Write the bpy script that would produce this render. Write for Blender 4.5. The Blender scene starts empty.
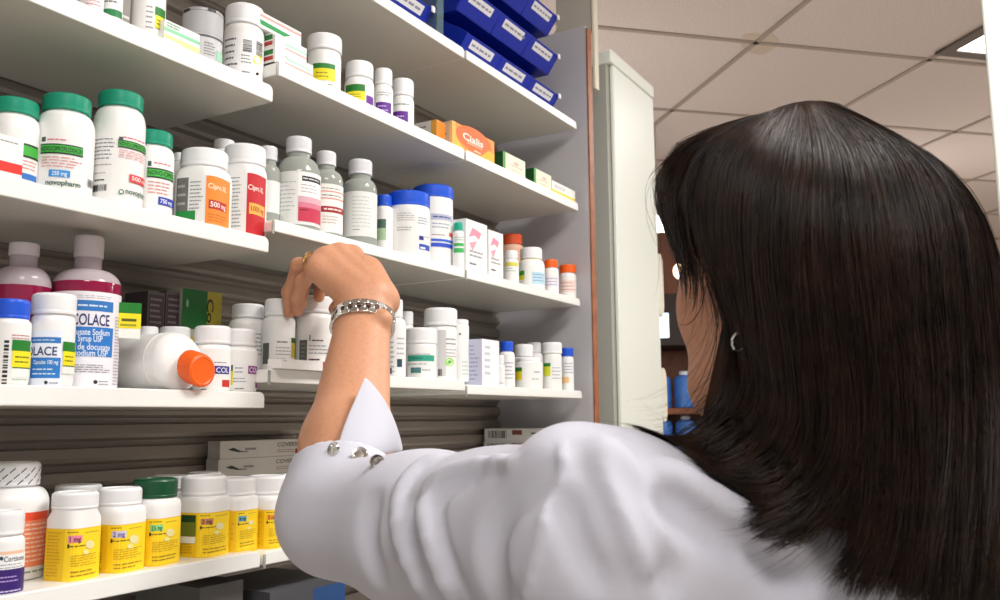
import bpy, math, random
import numpy as np
from mathutils import Vector, Matrix
R = math.radians
random.seed(7)
rng = np.random.default_rng(11)
scene = bpy.context.scene
col = scene.collection

# ---------------------------------------------------------------- camera
FPX = 888.8                       # focal length in pixels of the 1000 x 600 frame
YAW, PITCH, ROLL = R(30.236), R(7.614), R(-0.433)
ZC = 1.42                         # eye height
CF = np.array([math.cos(YAW) * math.cos(PITCH), math.sin(YAW) * math.cos(PITCH), math.sin(PITCH)])
_r = np.cross(CF, [0, 0, 1]); _r /= np.linalg.norm(_r)
_u = np.cross(_r, CF)
CR = math.cos(ROLL) * _r + math.sin(ROLL) * _u
CU = -math.sin(ROLL) * _r + math.cos(ROLL) * _u
CO = np.array([0.0, 0.0, ZC])
cam_data = bpy.data.cameras.new('camera')
cam_data.sensor_width = 23.6
cam_data.lens = FPX / 1000 * 23.6
cam_data.clip_start = 0.02
cam_data.clip_end = 60
cam_data.dof.use_dof = True
cam_data.dof.focus_distance = 0.98
cam_data.dof.aperture_fstop = 8.0
cam = bpy.data.objects.new('camera', cam_data)
col.objects.link(cam)
cam.matrix_world = Matrix(((CR[0], CU[0], -CF[0], 0), (CR[1], CU[1], -CF[1], 0), (CR[2], CU[2], -CF[2], ZC), (0, 0, 0, 1)))
scene.camera = cam

# ---------------------------------------------------------------- world, lights, exposure
world = bpy.data.worlds.new('world'); scene.world = world
world.use_nodes = True
world.node_tree.nodes['Background'].inputs[0].default_value = (1.0, 0.97, 0.94, 1)
world.node_tree.nodes['Background'].inputs[1].default_value = 0.6
scene.view_settings.view_transform = 'Standard'
scene.view_settings.look = 'None'
scene.view_settings.gamma = 1.0
scene.view_settings.use_curve_mapping = False
scene.view_settings.exposure = 0.06
CEIL = 2.55
# recessed ceiling troffers of the shop: (x, y, watts); their panels are built with the ceiling
LAMPS = [(-0.35, -0.45, 13), (1.0, -0.35, 20), (2.9798, -0.2557, 14), (0.5, 2.2, 12), (4.9, 2.7, 20), (4.4, -1.6, 14)]
GRID = R(-46.5)
for lx, ly, watts in LAMPS:
    ld = bpy.data.lights.new('troffer_light', 'AREA')
    ld.shape = 'SQUARE'; ld.size = 0.56; ld.energy = watts; ld.color = (1.0, 0.965, 0.92)
    lo = bpy.data.objects.new('troffer_light', ld); col.objects.link(lo)
    lo.location = (lx, ly, CEIL - 0.03); lo.rotation_euler = (0, 0, GRID)
scene.cycles.max_bounces = 8
scene.cycles.transparent_max_bounces = 12
scene.cycles.caustics_reflective = False
scene.cycles.caustics_refractive = False
scene.cycles.sample_clamp_indirect = 6.0

# ---------------------------------------------------------------- pixel helpers (a pixel of the photo -> a point of the place)
def ray(x, y): return CF + CR * (x - 500) / FPX + CU * (300 - y) / FPX
def P(x, y, d): return CO + ray(x, y) * d
def ony(x, y, Y): r = ray(x, y); return CO + r * (Y / r[1])
def onx(x, y, X): r = ray(x, y); return CO + r * (X / r[0])
def onz(x, y, Z): r = ray(x, y); return CO + r * ((Z - ZC) / r[2])
def proj(p):
    q = np.asarray(p, float) - CO; d = q @ CF
    return 500 + FPX * (q @ CR) / d, 300 - FPX * (q @ CU) / d, d

# ---------------------------------------------------------------- materials
_mats = {}
def s2l(c): return tuple((v / 12.92 if v <= 0.04045 else ((v + 0.055) / 1.055) ** 2.4) for v in c)
def hexc(h): return s2l(tuple(int(h[i:i + 2], 16) / 255 for i in (0, 2, 4)))
def mat(name, color, rough=0.45, metal=0.0, trans=0.0, ior=1.45, emit=0.0, spec=0.5, bump=None, coat=0.0, sss=0.0, var=None):
    if name in _mats: return _mats[name]
    c = hexc(color) if isinstance(color, str) else color
    m = bpy.data.materials.new(name); m.use_nodes = True
    nt = m.node_tree; b = nt.nodes['Principled BSDF']
    b.inputs['Base Color'].default_value = (*c, 1)
    b.inputs['Roughness'].default_value = rough
    b.inputs['Metallic'].default_value = metal
    b.inputs['Transmission Weight'].default_value = trans
    b.inputs['IOR'].default_value = ior
    b.inputs['Specular IOR Level'].default_value = spec
    b.inputs['Coat Weight'].default_value = coat
    if sss:
        b.inputs['Subsurface Weight'].default_value = sss
        b.inputs['Subsurface Radius'].default_value = (0.006, 0.0025, 0.0015)
        b.inputs['Subsurface Scale'].default_value = 1.0
    if emit:
        b.inputs['Emission Color'].default_value = (*c, 1); b.inputs['Emission Strength'].default_value = emit
    if bump or var:
        tc = nt.nodes.new('ShaderNodeTexCoord')
    if bump:
        n = nt.nodes.new('ShaderNodeTexNoise'); n.inputs['Scale'].default_value = bump[0]; n.inputs['Detail'].default_value = 6
        bp = nt.nodes.new('ShaderNodeBump'); bp.inputs['Strength'].default_value = bump[1]; bp.inputs['Distance'].default_value = bump[2]
        nt.links.new(tc.outputs['Object'], n.inputs['Vector']); nt.links.new(n.outputs['Fac'], bp.inputs['Height']); nt.links.new(bp.outputs['Normal'], b.inputs['Normal'])
    if var:   # (scale, colour2, low, high)
        n2 = nt.nodes.new('ShaderNodeTexNoise'); n2.inputs['Scale'].default_value = var[0]; n2.inputs['Detail'].default_value = 5
        rp = nt.nodes.new('ShaderNodeValToRGB')
        rp.color_ramp.elements[0].position = var[2]; rp.color_ramp.elements[1].position = var[3]
        rp.color_ramp.elements[0].color = (*hexc(var[1]), 1); rp.color_ramp.elements[1].color = (*c, 1)
        nt.links.new(tc.outputs['Object'], n2.inputs['Vector']); nt.links.new(n2.outputs['Fac'], rp.inputs['Fac']); nt.links.new(rp.outputs['Color'], b.inputs['Base Color'])
    _mats[name] = m
    return m
def ink(h): return mat('print_' + h, h, 0.5)
M_PLASTIC = mat('white_plastic', 'f1f0ee', 0.32)
M_CAPW = mat('white_cap_plastic', 'efeff0', 0.38)
M_PAPER = mat('label_paper', 'f3f2f0', 0.5)
M_SHELF = mat('white_shelf_laminate', 'f0f0ec', 0.3, bump=(60, 0.04, 0.002))
M_CARD = mat('white_card', 'f0efec', 0.5)
M_BLACK = ink('1c1c20')
M_STEEL = mat('polished_steel', 'd8d6d2', 0.18, metal=1.0)
M_GLASS = mat('clear_glass', 'dde3da', 0.05, trans=0.55, ior=1.33)

# ---------------------------------------------------------------- mesh helpers
class MB:
    def __init__(self): self.v = []; self.f = []; self.m = []; self.mats = []
    def mi(self, m):
        if m not in self.mats: self.mats.append(m)
        return self.mats.index(m)
    def add(self, vs, fs, m):
        o = len(self.v); k = self.mi(m)
        self.v += [tuple(map(float, v)) for v in vs]
        self.f += [tuple(i + o for i in f) for f in fs]; self.m += [k] * len(fs)
    def box(self, x0, x1, y0, y1, z0, z1, m):
        vs = [(x, y, z) for z in (z0, z1) for x, y in ((x0, y0), (x1, y0), (x1, y1), (x0, y1))]
        self.add(vs, [(3, 2, 1, 0), (4, 5, 6, 7), (0, 1, 5, 4), (1, 2, 6, 5), (2, 3, 7, 6), (3, 0, 4, 7)], m)
    def obox(self, c, ax, ay, az, m):      # centre and three half axes
        c, ax, ay, az = map(np.asarray, (c, ax, ay, az))
        vs = [c + sx * ax + sy * ay + sz * az for sz in (-1, 1) for sx, sy in ((-1, -1), (1, -1), (1, 1), (-1, 1))]
        self.add(vs, [(3, 2, 1, 0), (4, 5, 6, 7), (0, 1, 5, 4), (1, 2, 6, 5), (2, 3, 7, 6), (3, 0, 4, 7)], m)
    def prism(self, pts, axis, a, b, m):   # closed polygon in the other two axes, extruded a..b
        n = len(pts)
        def mk(p, t):
            return {'y': (p[0], t, p[1]), 'x': (t, p[0], p[1]), 'z': (p[0], p[1], t)}[axis]
        vs = [mk(p, a) for p in pts] + [mk(p, b) for p in pts]
        fs = [tuple(range(n)), tuple(range(2 * n - 1, n - 1, -1))] + [(i, i + n, (i + 1) % n + n, (i + 1) % n) for i in range(n)]
        self.add(vs, fs, m)
    def lathe(self, prof, m, seg=48, c=(0, 0, 0), sq=0, rib=0, ribz=None, closed=True, rot=0.0):
        # prof: list of (radius, z); sq: superellipse exponent; rib: depth of vertical ribs
        vs = []; fs = []
        for i, (r, z) in enumerate(prof):
            for k in range(seg):
                t = 2 * math.pi * k / seg
                q = r
                if sq: q = r * sqf(t - rot, sq)
                if rib and ribz and ribz[0] <= z <= ribz[1]: q *= (1 - rib * (k % 2))
                vs.append((c[0] + q * math.cos(t), c[1] + q * math.sin(t), c[2] + z))
        n = len(prof)
        for i in range(n - 1):
            for k in range(seg):
                k2 = (k + 1) % seg
                fs.append((i * seg + k, i * seg + k2, (i + 1) * seg + k2, (i + 1) * seg + k))
        if closed:
            fs.append(tuple(range(seg - 1, -1, -1))); fs.append(tuple((n - 1) * seg + k for k in range(seg)))
        self.add(vs, fs, m)
    def tube(self, pts, rad, m, seg=8, closed=False):
        pts = [np.asarray(p, float) for p in pts]; n = len(pts); vs = []; fs = []
        rads = rad if hasattr(rad, '__len__') else [rad] * n
        up = np.array([0.13, 0.21, 0.97])
        for i, p in enumerate(pts):
            a = pts[(i - 1) % n] if (closed or i > 0) else p; b = pts[(i + 1) % n] if (closed or i < n - 1) else p
            t = b - a; t /= max(np.linalg.norm(t), 1e-9)
            s = np.cross(t, up); s /= max(np.linalg.norm(s), 1e-9); w = np.cross(s, t)
            for k in range(seg):
                an = 2 * math.pi * k / seg
                vs.append(p + rads[i] * (math.cos(an) * s + math.sin(an) * w))
        for i in range(n if closed else n - 1):
            j = (i + 1) % n
            for k in range(seg):
                k2 = (k + 1) % seg; fs.append((i * seg + k, i * seg + k2, j * seg + k2, j * seg + k))
        if not closed:
            fs.append(tuple(range(seg - 1, -1, -1))); fs.append(tuple((n - 1) * seg + k for k in range(seg)))
        self.add(vs, fs, m)
    def build(self, name, parent=None, smooth=35, bevel=0, origin=None):
        me = bpy.data.meshes.new(name)
        v = np.array(self.v, float)
        if origin is not None and parent is None: v = v - np.asarray(origin)
        me.from_pydata(v.tolist(), [], self.f)
        for m in self.mats: me.materials.append(m)
        me.polygons.foreach_set('material_index', self.m)
        me.validate(); me.update()
        o = bpy.data.objects.new(name, me); col.objects.link(o)
        if smooth:
            me.polygons.foreach_set('use_smooth', [True] * len(me.polygons)); me.set_sharp_from_angle(angle=R(smooth))
        if bevel:
            b = o.modifiers.new('bevel', 'BEVEL'); b.width = bevel; b.segments = 2; b.limit_method = 'ANGLE'; b.angle_limit = R(50)
        if origin is not None and parent is None: o.location = origin
        if parent is not None:
            o.parent = parent
            o.matrix_parent_inverse = Matrix.Identity(4)
        return o
def sqf(t, n): return (abs(math.cos(t)) ** n + abs(math.sin(t)) ** n) ** (-1.0 / n)
def tag(o, label=None, cat=None, group=None, kind=None):
    if label: o['label'] = label
    if cat: o['category'] = cat
    if group: o['group'] = group
    if kind: o['kind'] = kind
    return o
def empty(name, loc, label, cat, group=None):
    o = bpy.data.objects.new(name, None); o.empty_display_size = 0.02; col.objects.link(o); o.location = loc
    return tag(o, label, cat, group)
_txt = {}
def text_mesh(s, bold=0.0):
    bold = bold * .55
    """flat outline of a text: vertices scaled to height 1 (cap height), width w, and its faces"""
    k = (s, bold)
    if k in _txt: return _txt[k]
    cu = bpy.data.curves.new('t', 'FONT'); cu.body = s; cu.size = 1.0; cu.resolution_u = 4; cu.offset = bold
    ob = bpy.data.objects.new('t', cu); col.objects.link(ob)
    me = bpy.data.meshes.new_from_object(ob)
    v = np.array([p.co[:2] for p in me.vertices]); f = [tuple(p.vertices) for p in me.polygons]
    bpy.data.objects.remove(ob); bpy.data.curves.remove(cu); bpy.data.meshes.remove(me)
    if len(v) == 0: v = np.zeros((1, 2))
    lo, hi = v.min(0), v.max(0)
    v = v - [lo[0], 0]; H = 0.69
    v = v / H; w = (hi[0] - lo[0]) / H
    _txt[k] = (v, f, w)
    return _txt[k]
# ---------------------------------------------------------------- setting of the shelving
YF, YW = 0.7195, 0.91             # front edge of the shelves, face of the louvred back panel
XA, XB, XC = 0.72, 1.13, 1.5405   # shelf joints
TH = 0.0175
ROW = {'BL': 1.8025, 'CL': 1.6245, 'DL': 1.451, 'EL': 1.2815, 'AM': 1.9995, 'AF': 1.9995, 'BM': 1.836, 'BF': 1.836,
       'CM': 1.6475, 'CF': 1.6475, 'DM': 1.4775, 'DF': 1.4715, 'EM': 1.2790, 'EF': 1.2790, 'FL': 1.095, 'FM': 1.095}
M_LOUVRE = mat('grey_louvre_paint', '8a8077', 0.42, metal=0.15)
M_PANELG = mat('grey_end_panel_laminate', 'b4b1b4', 0.4)
M_WOOD = mat('brown_edge_band', 'a5663f', 0.45, var=(40, '8a4f2e', 0.35, 0.7))

# louvred back panel: a run of sloping slats pressed from sheet steel
mb = MB(); pitch = 0.0262; z = 0.35; pts = []
while z < 2.19:
    pts += [(YW + 0.0075, z), (YW + 0.0015, z + 0.0035), (YW, z + 0.008), (YW + 0.002, z + 0.0185), (YW + 0.0095, z + 0.0195)]
    z += pitch
pts += [(YW + 0.02, z), (YW + 0.02, 0.35)]
mb.prism(pts, 'x', -0.6, 1.5606, M_LOUVRE)
tag(mb.build('wall_back', smooth=0), kind='structure')

def shelf(key, x0, x1, t, label, group, clip=True):
    z = ROW[key]; r = 0.007
    pts = [(x0, z - t)]
    def arc(cx, cz, a0, a1): return [(cx + r * math.cos(R(a0 + (a1 - a0) * i / 5)), cz + r * math.sin(R(a0 + (a1 - a0) * i / 5))) for i in range(6)]
    pts = [(x0 + 0.001, z - t), (x1 - 0.001, z - t)] + [(x1, z - t + 0.001)] + arc(x1 - r, z - r, 0, 90) + arc(x0 + r, z - r, 90, 180) + [(x0, z - t + 0.001)]
    root = empty('shelf', ((x0 + x1) / 2, YF, z), label, 'shelf', group)
    c = np.array([(x0 + x1) / 2, YF, z])
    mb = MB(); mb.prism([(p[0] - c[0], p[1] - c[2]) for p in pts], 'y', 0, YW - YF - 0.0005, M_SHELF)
    kb = mb.mi(mat('shelf_underside_shade', 'd0cdc3', 0.22)); mb.m[2] = kb  # greyer underside colour carries the shade below the board
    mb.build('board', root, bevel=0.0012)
    if clip:
        m2 = MB(); h = (x1 - x0) / 2
        m2.box(-h - 0.0025, -h + 0.0015, -0.002, -0.0004, -t - 0.003, -0.002, mat('clear_plastic', 'dcdcd6', 0.15, trans=0.6))
        m2.build('end_clip', root, bevel=0.0008)
SG = 'white shelf boards of the shelving unit'
X0L = 0.31
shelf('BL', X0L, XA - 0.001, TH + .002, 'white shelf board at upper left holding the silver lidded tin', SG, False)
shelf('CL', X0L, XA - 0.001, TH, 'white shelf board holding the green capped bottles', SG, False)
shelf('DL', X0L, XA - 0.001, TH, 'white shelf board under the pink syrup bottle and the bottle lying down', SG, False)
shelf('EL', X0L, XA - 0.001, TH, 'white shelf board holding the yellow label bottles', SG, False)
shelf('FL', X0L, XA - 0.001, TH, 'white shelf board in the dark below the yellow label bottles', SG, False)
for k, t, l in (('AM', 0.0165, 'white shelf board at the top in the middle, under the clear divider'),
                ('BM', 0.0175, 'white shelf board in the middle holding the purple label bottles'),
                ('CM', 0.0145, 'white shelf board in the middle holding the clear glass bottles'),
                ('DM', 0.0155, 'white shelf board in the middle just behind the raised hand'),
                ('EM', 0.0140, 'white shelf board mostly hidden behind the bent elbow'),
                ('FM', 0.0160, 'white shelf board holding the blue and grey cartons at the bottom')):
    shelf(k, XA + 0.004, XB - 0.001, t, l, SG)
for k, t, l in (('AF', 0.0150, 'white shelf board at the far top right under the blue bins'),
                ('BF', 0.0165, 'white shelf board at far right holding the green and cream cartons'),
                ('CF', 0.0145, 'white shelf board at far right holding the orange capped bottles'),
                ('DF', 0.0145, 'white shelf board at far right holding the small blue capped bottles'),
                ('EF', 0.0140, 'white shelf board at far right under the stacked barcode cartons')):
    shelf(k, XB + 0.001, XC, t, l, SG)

# grey end panel with its brown edge band
root = empty('end_panel', (1.569, 0.8, 0), 'grey end panel with brown front edge closing the shelving', 'panel')
mb = MB(); mb.box(-0.008, 0.010, -0.0945, 0.135, 0, 2.205, M_PANELG); mb.build('board', root, bevel=0.0012)
mb = MB(); mb.box(-0.009, 0.011, -0.0985, -0.095, 0, 2.200, M_WOOD); mb.build('edge_band', root, bevel=0.0008)
# cream post standing on the end panel up to the ceiling
root = empty('post', (1.608, 0.745, 2.06), 'cream post rising from the end panel to the ceiling', 'post')
M_CREAM = mat('cream_paint', 'd9d2bd', 0.5)
mb = MB(); mb.box(-0.022, -0.0035, -0.048, -0.042, 0.02, CEIL - 2.06, M_CREAM); mb.build('front_strip', root, bevel=0.001)
mb = MB(); mb.box(-0.020, -0.004, -0.0415, 0.04, 0.146, CEIL - 2.06, mat('cream_grey_paint', 'aaa499', 0.5)); mb.build('core', root, bevel=0.002)
# white upright cabinet beyond the end panel
M_CABW = mat('white_cabinet_paint', 'e2e5dc', 0.4)
M_CABG = mat('grey_cabinet_side', 'a9a89f', 0.45)
root = empty('cabinet', (1.72, 0.70, 0), 'tall white cabinet standing beyond the grey end panel', 'cabinet')
yc, x0c, x1c = 0.691, 1.638, 1.885
zt = ony(615, 53, .685)[2]
mb = MB(); mb.box(x0c - 1.72, x1c - 1.72, yc - 0.70 + 0.004, 0.30, 0, zt - 0.012, M_CABG); mb.build('carcass', root, bevel=0.002)
mb = MB(); mb.box(x0c - 1.72 + 0.012, x1c - 1.72, yc - 0.70 - 0.006, yc - 0.70 + 0.0035, 0, zt - 0.03, M_CABW); mb.build('front_panel', root, bevel=0.003)
mb = MB(); mb.box(x0c - 1.72 - 0.002, x1c - 1.72 + 0.001, yc - 0.70 - 0.008, 0.301, zt - 0.0295, zt, M_CABW); mb.build('top_rail', root, bevel=0.003)
for za, zb in ((1.645, 1.79), (1.41, 1.53), (1.15, 1.29)):
    pts = [];  w = 0.034
    for i in range(13):
        a = R(180 * i / 12); pts.append((x1c - 1.72 + 0.002 + w / 2 - w / 2 * math.cos(a), zb - 0.03 + 0.03 * math.sin(a)))
    for i in range(13):
        a = R(180 + 180 * i / 12); pts.append((x1c - 1.72 + 0.002 + w / 2 - w / 2 * math.cos(a), za + 0.03 + 0.03 * math.sin(a)))
    mb = MB(); mb.prism(pts[::-1], 'y', yc - 0.70 - 0.004, yc - 0.70 + 0.004, mat('cream_flap', 'e4e0d0', 0.45)); mb.build('edge_flap', root, bevel=0.001)

# ---------------------------------------------------------------- bottles
def stick(x0, y0, x1, y1, sl=0):
    """green, yellow and white price sticker in photo pixels"""
    h = y1 - y0; w = x1 - x0
    return [('r', x0, y0, x1, y1, 'f0f2ea', 's'), ('r', x0, y0, x1, y0 + h * .3, '157a22', 's'), ('r', x0, y0 + h * .3, x1, y0 + h * .74, 'f4e21a', 's'),
            ('l', x0 + w * .15, y0 + h * .4, x1 - w * .1, y0 + h * .66, 2, '5c5a1c', 's'), ('r', x0, y0 + h * .74, x1, y0 + h * .77, '2c5a30', 's')]
class Cyl:
    """a standing bottle body: place on the ray of a photo pixel -> (angle, height)"""
    def __init__(s, c, r, sq, rot): s.c = np.array(c, float); s.r = r; s.sq = sq; s.rot = rot
    def rad(s, t): return s.r * (sqf(t - s.rot, s.sq) if s.sq else 1.0)
    def hit(s, px, py):
        d = ray(px, py); dh = np.hypot(d[0], d[1]); u = d[:2] / dh
        along = s.c[:2] @ u; q = u * along - s.c[:2]
        rm = s.r * 1.2
        perp = np.hypot(*q)
        lim = s.r * 0.995
        t0 = along - rm
        best = None
        for i in range(400):
            t = t0 + rm * i / 200
            p = u * t - s.c[:2]; an = math.atan2(p[1], p[0])
            if np.hypot(*p) <= s.rad(an): best = (an, t); break
        if best is None:
            p = u * along - s.c[:2]; best = (math.atan2(p[1], p[0]), along)
        an, t = best
        return an, ZC + d[2] * t / dh
def wrapd(a): return (a + math.pi) % (2 * math.pi) - math.pi
def deco_on(mb, cyl, items, which, ctr):
    """draw printed rectangles, words, fine print and bar codes on the wall of a bottle"""
    n = 0
    def pt(t, z, e):
        q = cyl.rad(t) + e
        return (q * math.cos(t), q * math.sin(t), z - ctr[2])
    def rect(t0, t1, z0, z1, m, e):
        k = max(2, int(abs(t1 - t0) / R(7)) + 1); vs = []; fs = []
        for i in range(k + 1):
            t = t0 + (t1 - t0) * i / k
            vs += [pt(t, z0, e), pt(t, z1, e)]
        for i in range(k): fs.append((2 * i, 2 * i + 2, 2 * i + 3, 2 * i + 1))
        mb.add(vs, fs, m)
    for it in items:
        part = 's' if it[-1] == 's' else 'l'
        if part != which: 
            n += 1; continue
        e = 0.00025 + 0.00006 * n; n += 1
        k = it[0]
        if k == 'w':      # wrap-around band: y0, y1, colour (pixel rows at the middle)
            _, y0, y1, c = it[:4]
            za = cyl.hit(cyl.px, y0)[1]; zb = cyl.hit(cyl.px, y1)[1]
            a0 = math.atan2(-cyl.c[1], -cyl.c[0])
            rect(a0 - R(172), a0 + R(172), min(za, zb), max(za, zb), ink(c), e)
            continue
        if k in 'rlb' or k == 'h':
            x0, y0, x1, y1 = it[1:5]; xm, ym = (x0 + x1) / 2, (y0 + y1) / 2
            t0 = cyl.hit(x0, ym)[0]; tm, za = cyl.hit(xm, y0); zb = cyl.hit(xm, y1)[1]; t1 = cyl.hit(x1, ym)[0]
            t0 = tm + wrapd(t0 - tm); t1 = tm + wrapd(t1 - tm); z0, z1 = min(za, zb), max(za, zb)
        if k == 'r': rect(t0, t1, z0, z1, ink(it[5]), e)
        elif k == 'l':
            ln = it[5]; rr = random.Random(int(x0 * 7 + y0 * 13)); step = (z1 - z0) / ln
            for i in range(ln):
                z = z1 - step * (i + .5); t = t0
                fin = t1 - (t1 - t0) * rr.uniform(0, .3)
                while abs(t - t0) < abs(fin - t0):
                    dt = (t1 - t0) * rr.uniform(.1, .26); te = t + dt
                    if abs(te - t0) > abs(fin - t0): te = fin
                    rect(t, te, z - step * .15, z + step * .15, ink(it[6]), e); t = te + (t1 - t0) * .035
        elif k == 'b':      # bar code
            rr = random.Random(int(x0 * 3 + y0)); t = 0
            while t < 1:
                w = rr.choice((.03, .05, .09)); rect(t0 + (t1 - t0) * t, t0 + (t1 - t0) * min(1, t + w), z0, z1, M_BLACK, e); t += w + rr.choice((.03, .06))
        elif k == 'h':      # bar code lying on its side
            rr = random.Random(int(x0 * 3 + y0)); t = 0
            while t < 1:
                w = rr.choice((.02, .035, .06)); rect(t0, t1, z0 + (z1 - z0) * t, z0 + (z1 - z0) * min(1, t + w), M_BLACK, e); t += w + rr.choice((.02, .04))
        elif k == 't':      # words: x0, x1, y middle, height px, text, colour, bold
            _, x0, x1, yc, hp, s, c = it[:7]; bold = it[7] if len(it) > 7 and not isinstance(it[7], str) else 0.02
            xm = (x0 + x1) / 2; tm, zc = cyl.hit(xm, yc)
            t0 = tm + wrapd(cyl.hit(x0, yc)[0] - tm); t1 = tm + wrapd(cyl.hit(x1, yc)[0] - tm)
            zh = cyl.hit(xm, yc - hp / 2)[1] - cyl.hit(xm, yc + hp / 2)[1]
            v, f, w = text_mesh(s, bold)
            vs = [pt(t0 + (t1 - t0) * q[0] / w, zc + (q[1] - .5) * zh, e + .00006) for q in v]
            mb.add(vs, f, ink(c))
        elif k == 'c':      # disc: x, y, radius px, colour
            _, x, y, rp, c = it[:5]
            vs = []
            for i in range(16):
                a = 2 * math.pi * i / 16; t, z = cyl.hit(x + rp * math.cos(a), y - rp * math.sin(a)); vs.append(pt(t, z, e))
            mb.add(vs, [tuple(range(16))], ink(c))
def bottle(name, label, row, cap, body, gap=0.012, capm=None, bodym=None, sq=0, sqrot=0.0, deco=(), group=None, cat='bottle', glass=False,
           liquid=None, ridged=True, ring=None, neck=0.86, plain_part=None, throat=None):
    """cap = (x0, x1, y top, y bottom), body = (x0, x1, y shoulder) in photo pixels; gap = setback of its front from the shelf edge"""
    capm = capm or M_CAPW; bodym = bodym or M_PLASTIC
    Z = ROW[row]; ym = body[2] + 20
    az = lambda x, y: (lambda r: math.atan2(r[1], r[0]))(ray(x, y))
    a0, a1 = az(body[0], ym), az(body[1], ym)
    ac, dl = (a0 + a1) / 2, abs(a0 - a1) / 2
    D = (YF + gap) / (math.sin(ac) - math.sin(dl)); r = D * math.sin(dl)
    if sq:
        # widen-narrow factor of the rounded square as seen from here
        vis = max(sqf(ac + math.pi + R(t) - sqrot, sq) * math.sin(R(t)) for t in range(0, 90, 3)); r = r / vis
    cx, cy = D * math.cos(ac), D * math.sin(ac)
    bx = (body[0] + body[1]) / 2; cpx = (cap[0] + cap[1]) / 2
    def zat(px, py, dist):
        d = ray(px, py); return ZC + d[2] * dist / np.hypot(d[0], d[1])
    c0, c1 = az(cap[0], cap[2]), az(cap[1], cap[2]); rc = min(D * math.sin(abs(c0 - c1) / 2), r * 1.05)
    zt = zat(bx, cap[2], D - rc)
    if zt < ZC: zt = zat(bx, cap[2], D + rc)
    zb = zat(bx, cap[3], D - rc); zs = zat(bx, body[2], D - r)
    zs = min(max(zs, Z + .008), zb - .003)
    root = empty(name, (cx, cy, Z + .0002), label, cat, group); L = lambda z: z - Z - .0002
    cyl = Cyl((cx, cy), r, sq, sqrot); cyl.px = bx
    rn = rc * neck
    # body
    pr = [(r * .90, 0), (r * .97, .0012), (r, .004), (r, L(zs))]
    zth = zat(bx, throat, D - rc) if throat else zb
    hs = L(zth) - L(zs); top = L(zb) + min(.006, (zt - zb) * .5)
    kk = 8
    if rn < r * .985:
        for i in range(1, kk + 1):
            a = math.pi / 2 * i / kk; pr.append((rn + (r - rn) * math.cos(a), L(zs) + (hs - .0012) * math.sin(a)))
    else: pr.append((rn, L(zb) - .0012))
    pr += [(rn, L(zth) - .0006), (rn, top)]
    if liquid:
        zl = L(zat(bx, liquid[1], D - r)); rl = float(np.interp(zl, [p[1] for p in pr], [p[0] for p in pr]))
        i_ = [k for k, p in enumerate(pr) if p[1] < zl][-1] + 1
        lower = pr[:i_] + [(rl, zl)]; pr = [(rl, zl + .0001)] + pr[i_:]
        m2 = MB(); m2.lathe(lower, liquid[0]); m2.build('syrup_fill', root)
    mb = MB()
    # the rounded square fades to a round neck
    if sq:
        seg = 56; vs = []; fs = []
        for i, (q, z) in enumerate(pr):
            f = 1 if z <= L(zs) else max(0, (q - rn) / max(1e-6, r - rn)) ** .6
            for k in range(seg):
                t = 2 * math.pi * k / seg; qq = q * (1 + (sqf(t - sqrot, sq) - 1) * f); vs.append((qq * math.cos(t), qq * math.sin(t), z))
        n = len(pr)
        for i in range(n - 1):
            for k in range(seg): k2 = (k + 1) % seg; fs.append((i * seg + k, i * seg + k2, (i + 1) * seg + k2, (i + 1) * seg + k))
        fs += [tuple(range(seg - 1, -1, -1)), tuple((n - 1) * seg + k for k in range(seg))]
        mb.add(vs, fs, bodym)
    else: mb.lathe(pr, bodym)
    mb.build('bottle_body', root)
    # cap: ribbed skirt with a plain rolled top
    if cap[3] > cap[2]:
        h = L(zt) - L(zb); b = L(zb)
        pc = [(rc * .97, b), (rc, b + .0008), (rc, b + h * .14), (rc * .985, b + h * .17), (rc * .985, b + h * .2), (rc, b + h * .23), (rc, b + h * .78), (rc * .99, b + h * .86), (rc * .95, b + h * .95), (rc * .87, b + h), (rc * .8, b + h), (rc * .78, b + h - .0008)]
        mb = MB(); mb.lathe(pc, capm, seg=96, rib=.022 if ridged else 0, ribz=(b + h * .22, b + h * .8)); mb.build('cap', root, smooth=25 if ridged else 35)
    if ring:
        zr = L(zb) - .0025; mb = MB(); mb.lathe([(rn * 1.0, zr - .002), (rn * 1.09, zr - .0015), (rn * 1.09, zr + .0015), (rn * 1.0, zr + .002)], ring, closed=False); mb.build('neck_ring', root)
    ctr = (cx, cy, Z + .0002); deco = list(deco)
    for which, pn in (('l', plain_part or 'label'), ('s', 'price_sticker')):
        if any((d[-1] == 's') == (which == 's') for d in deco):
            mb = MB(); deco_on(mb, cyl, deco, which, ctr)
            if mb.v: mb.build(pn, root, smooth=0)
    return root, cyl

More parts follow.
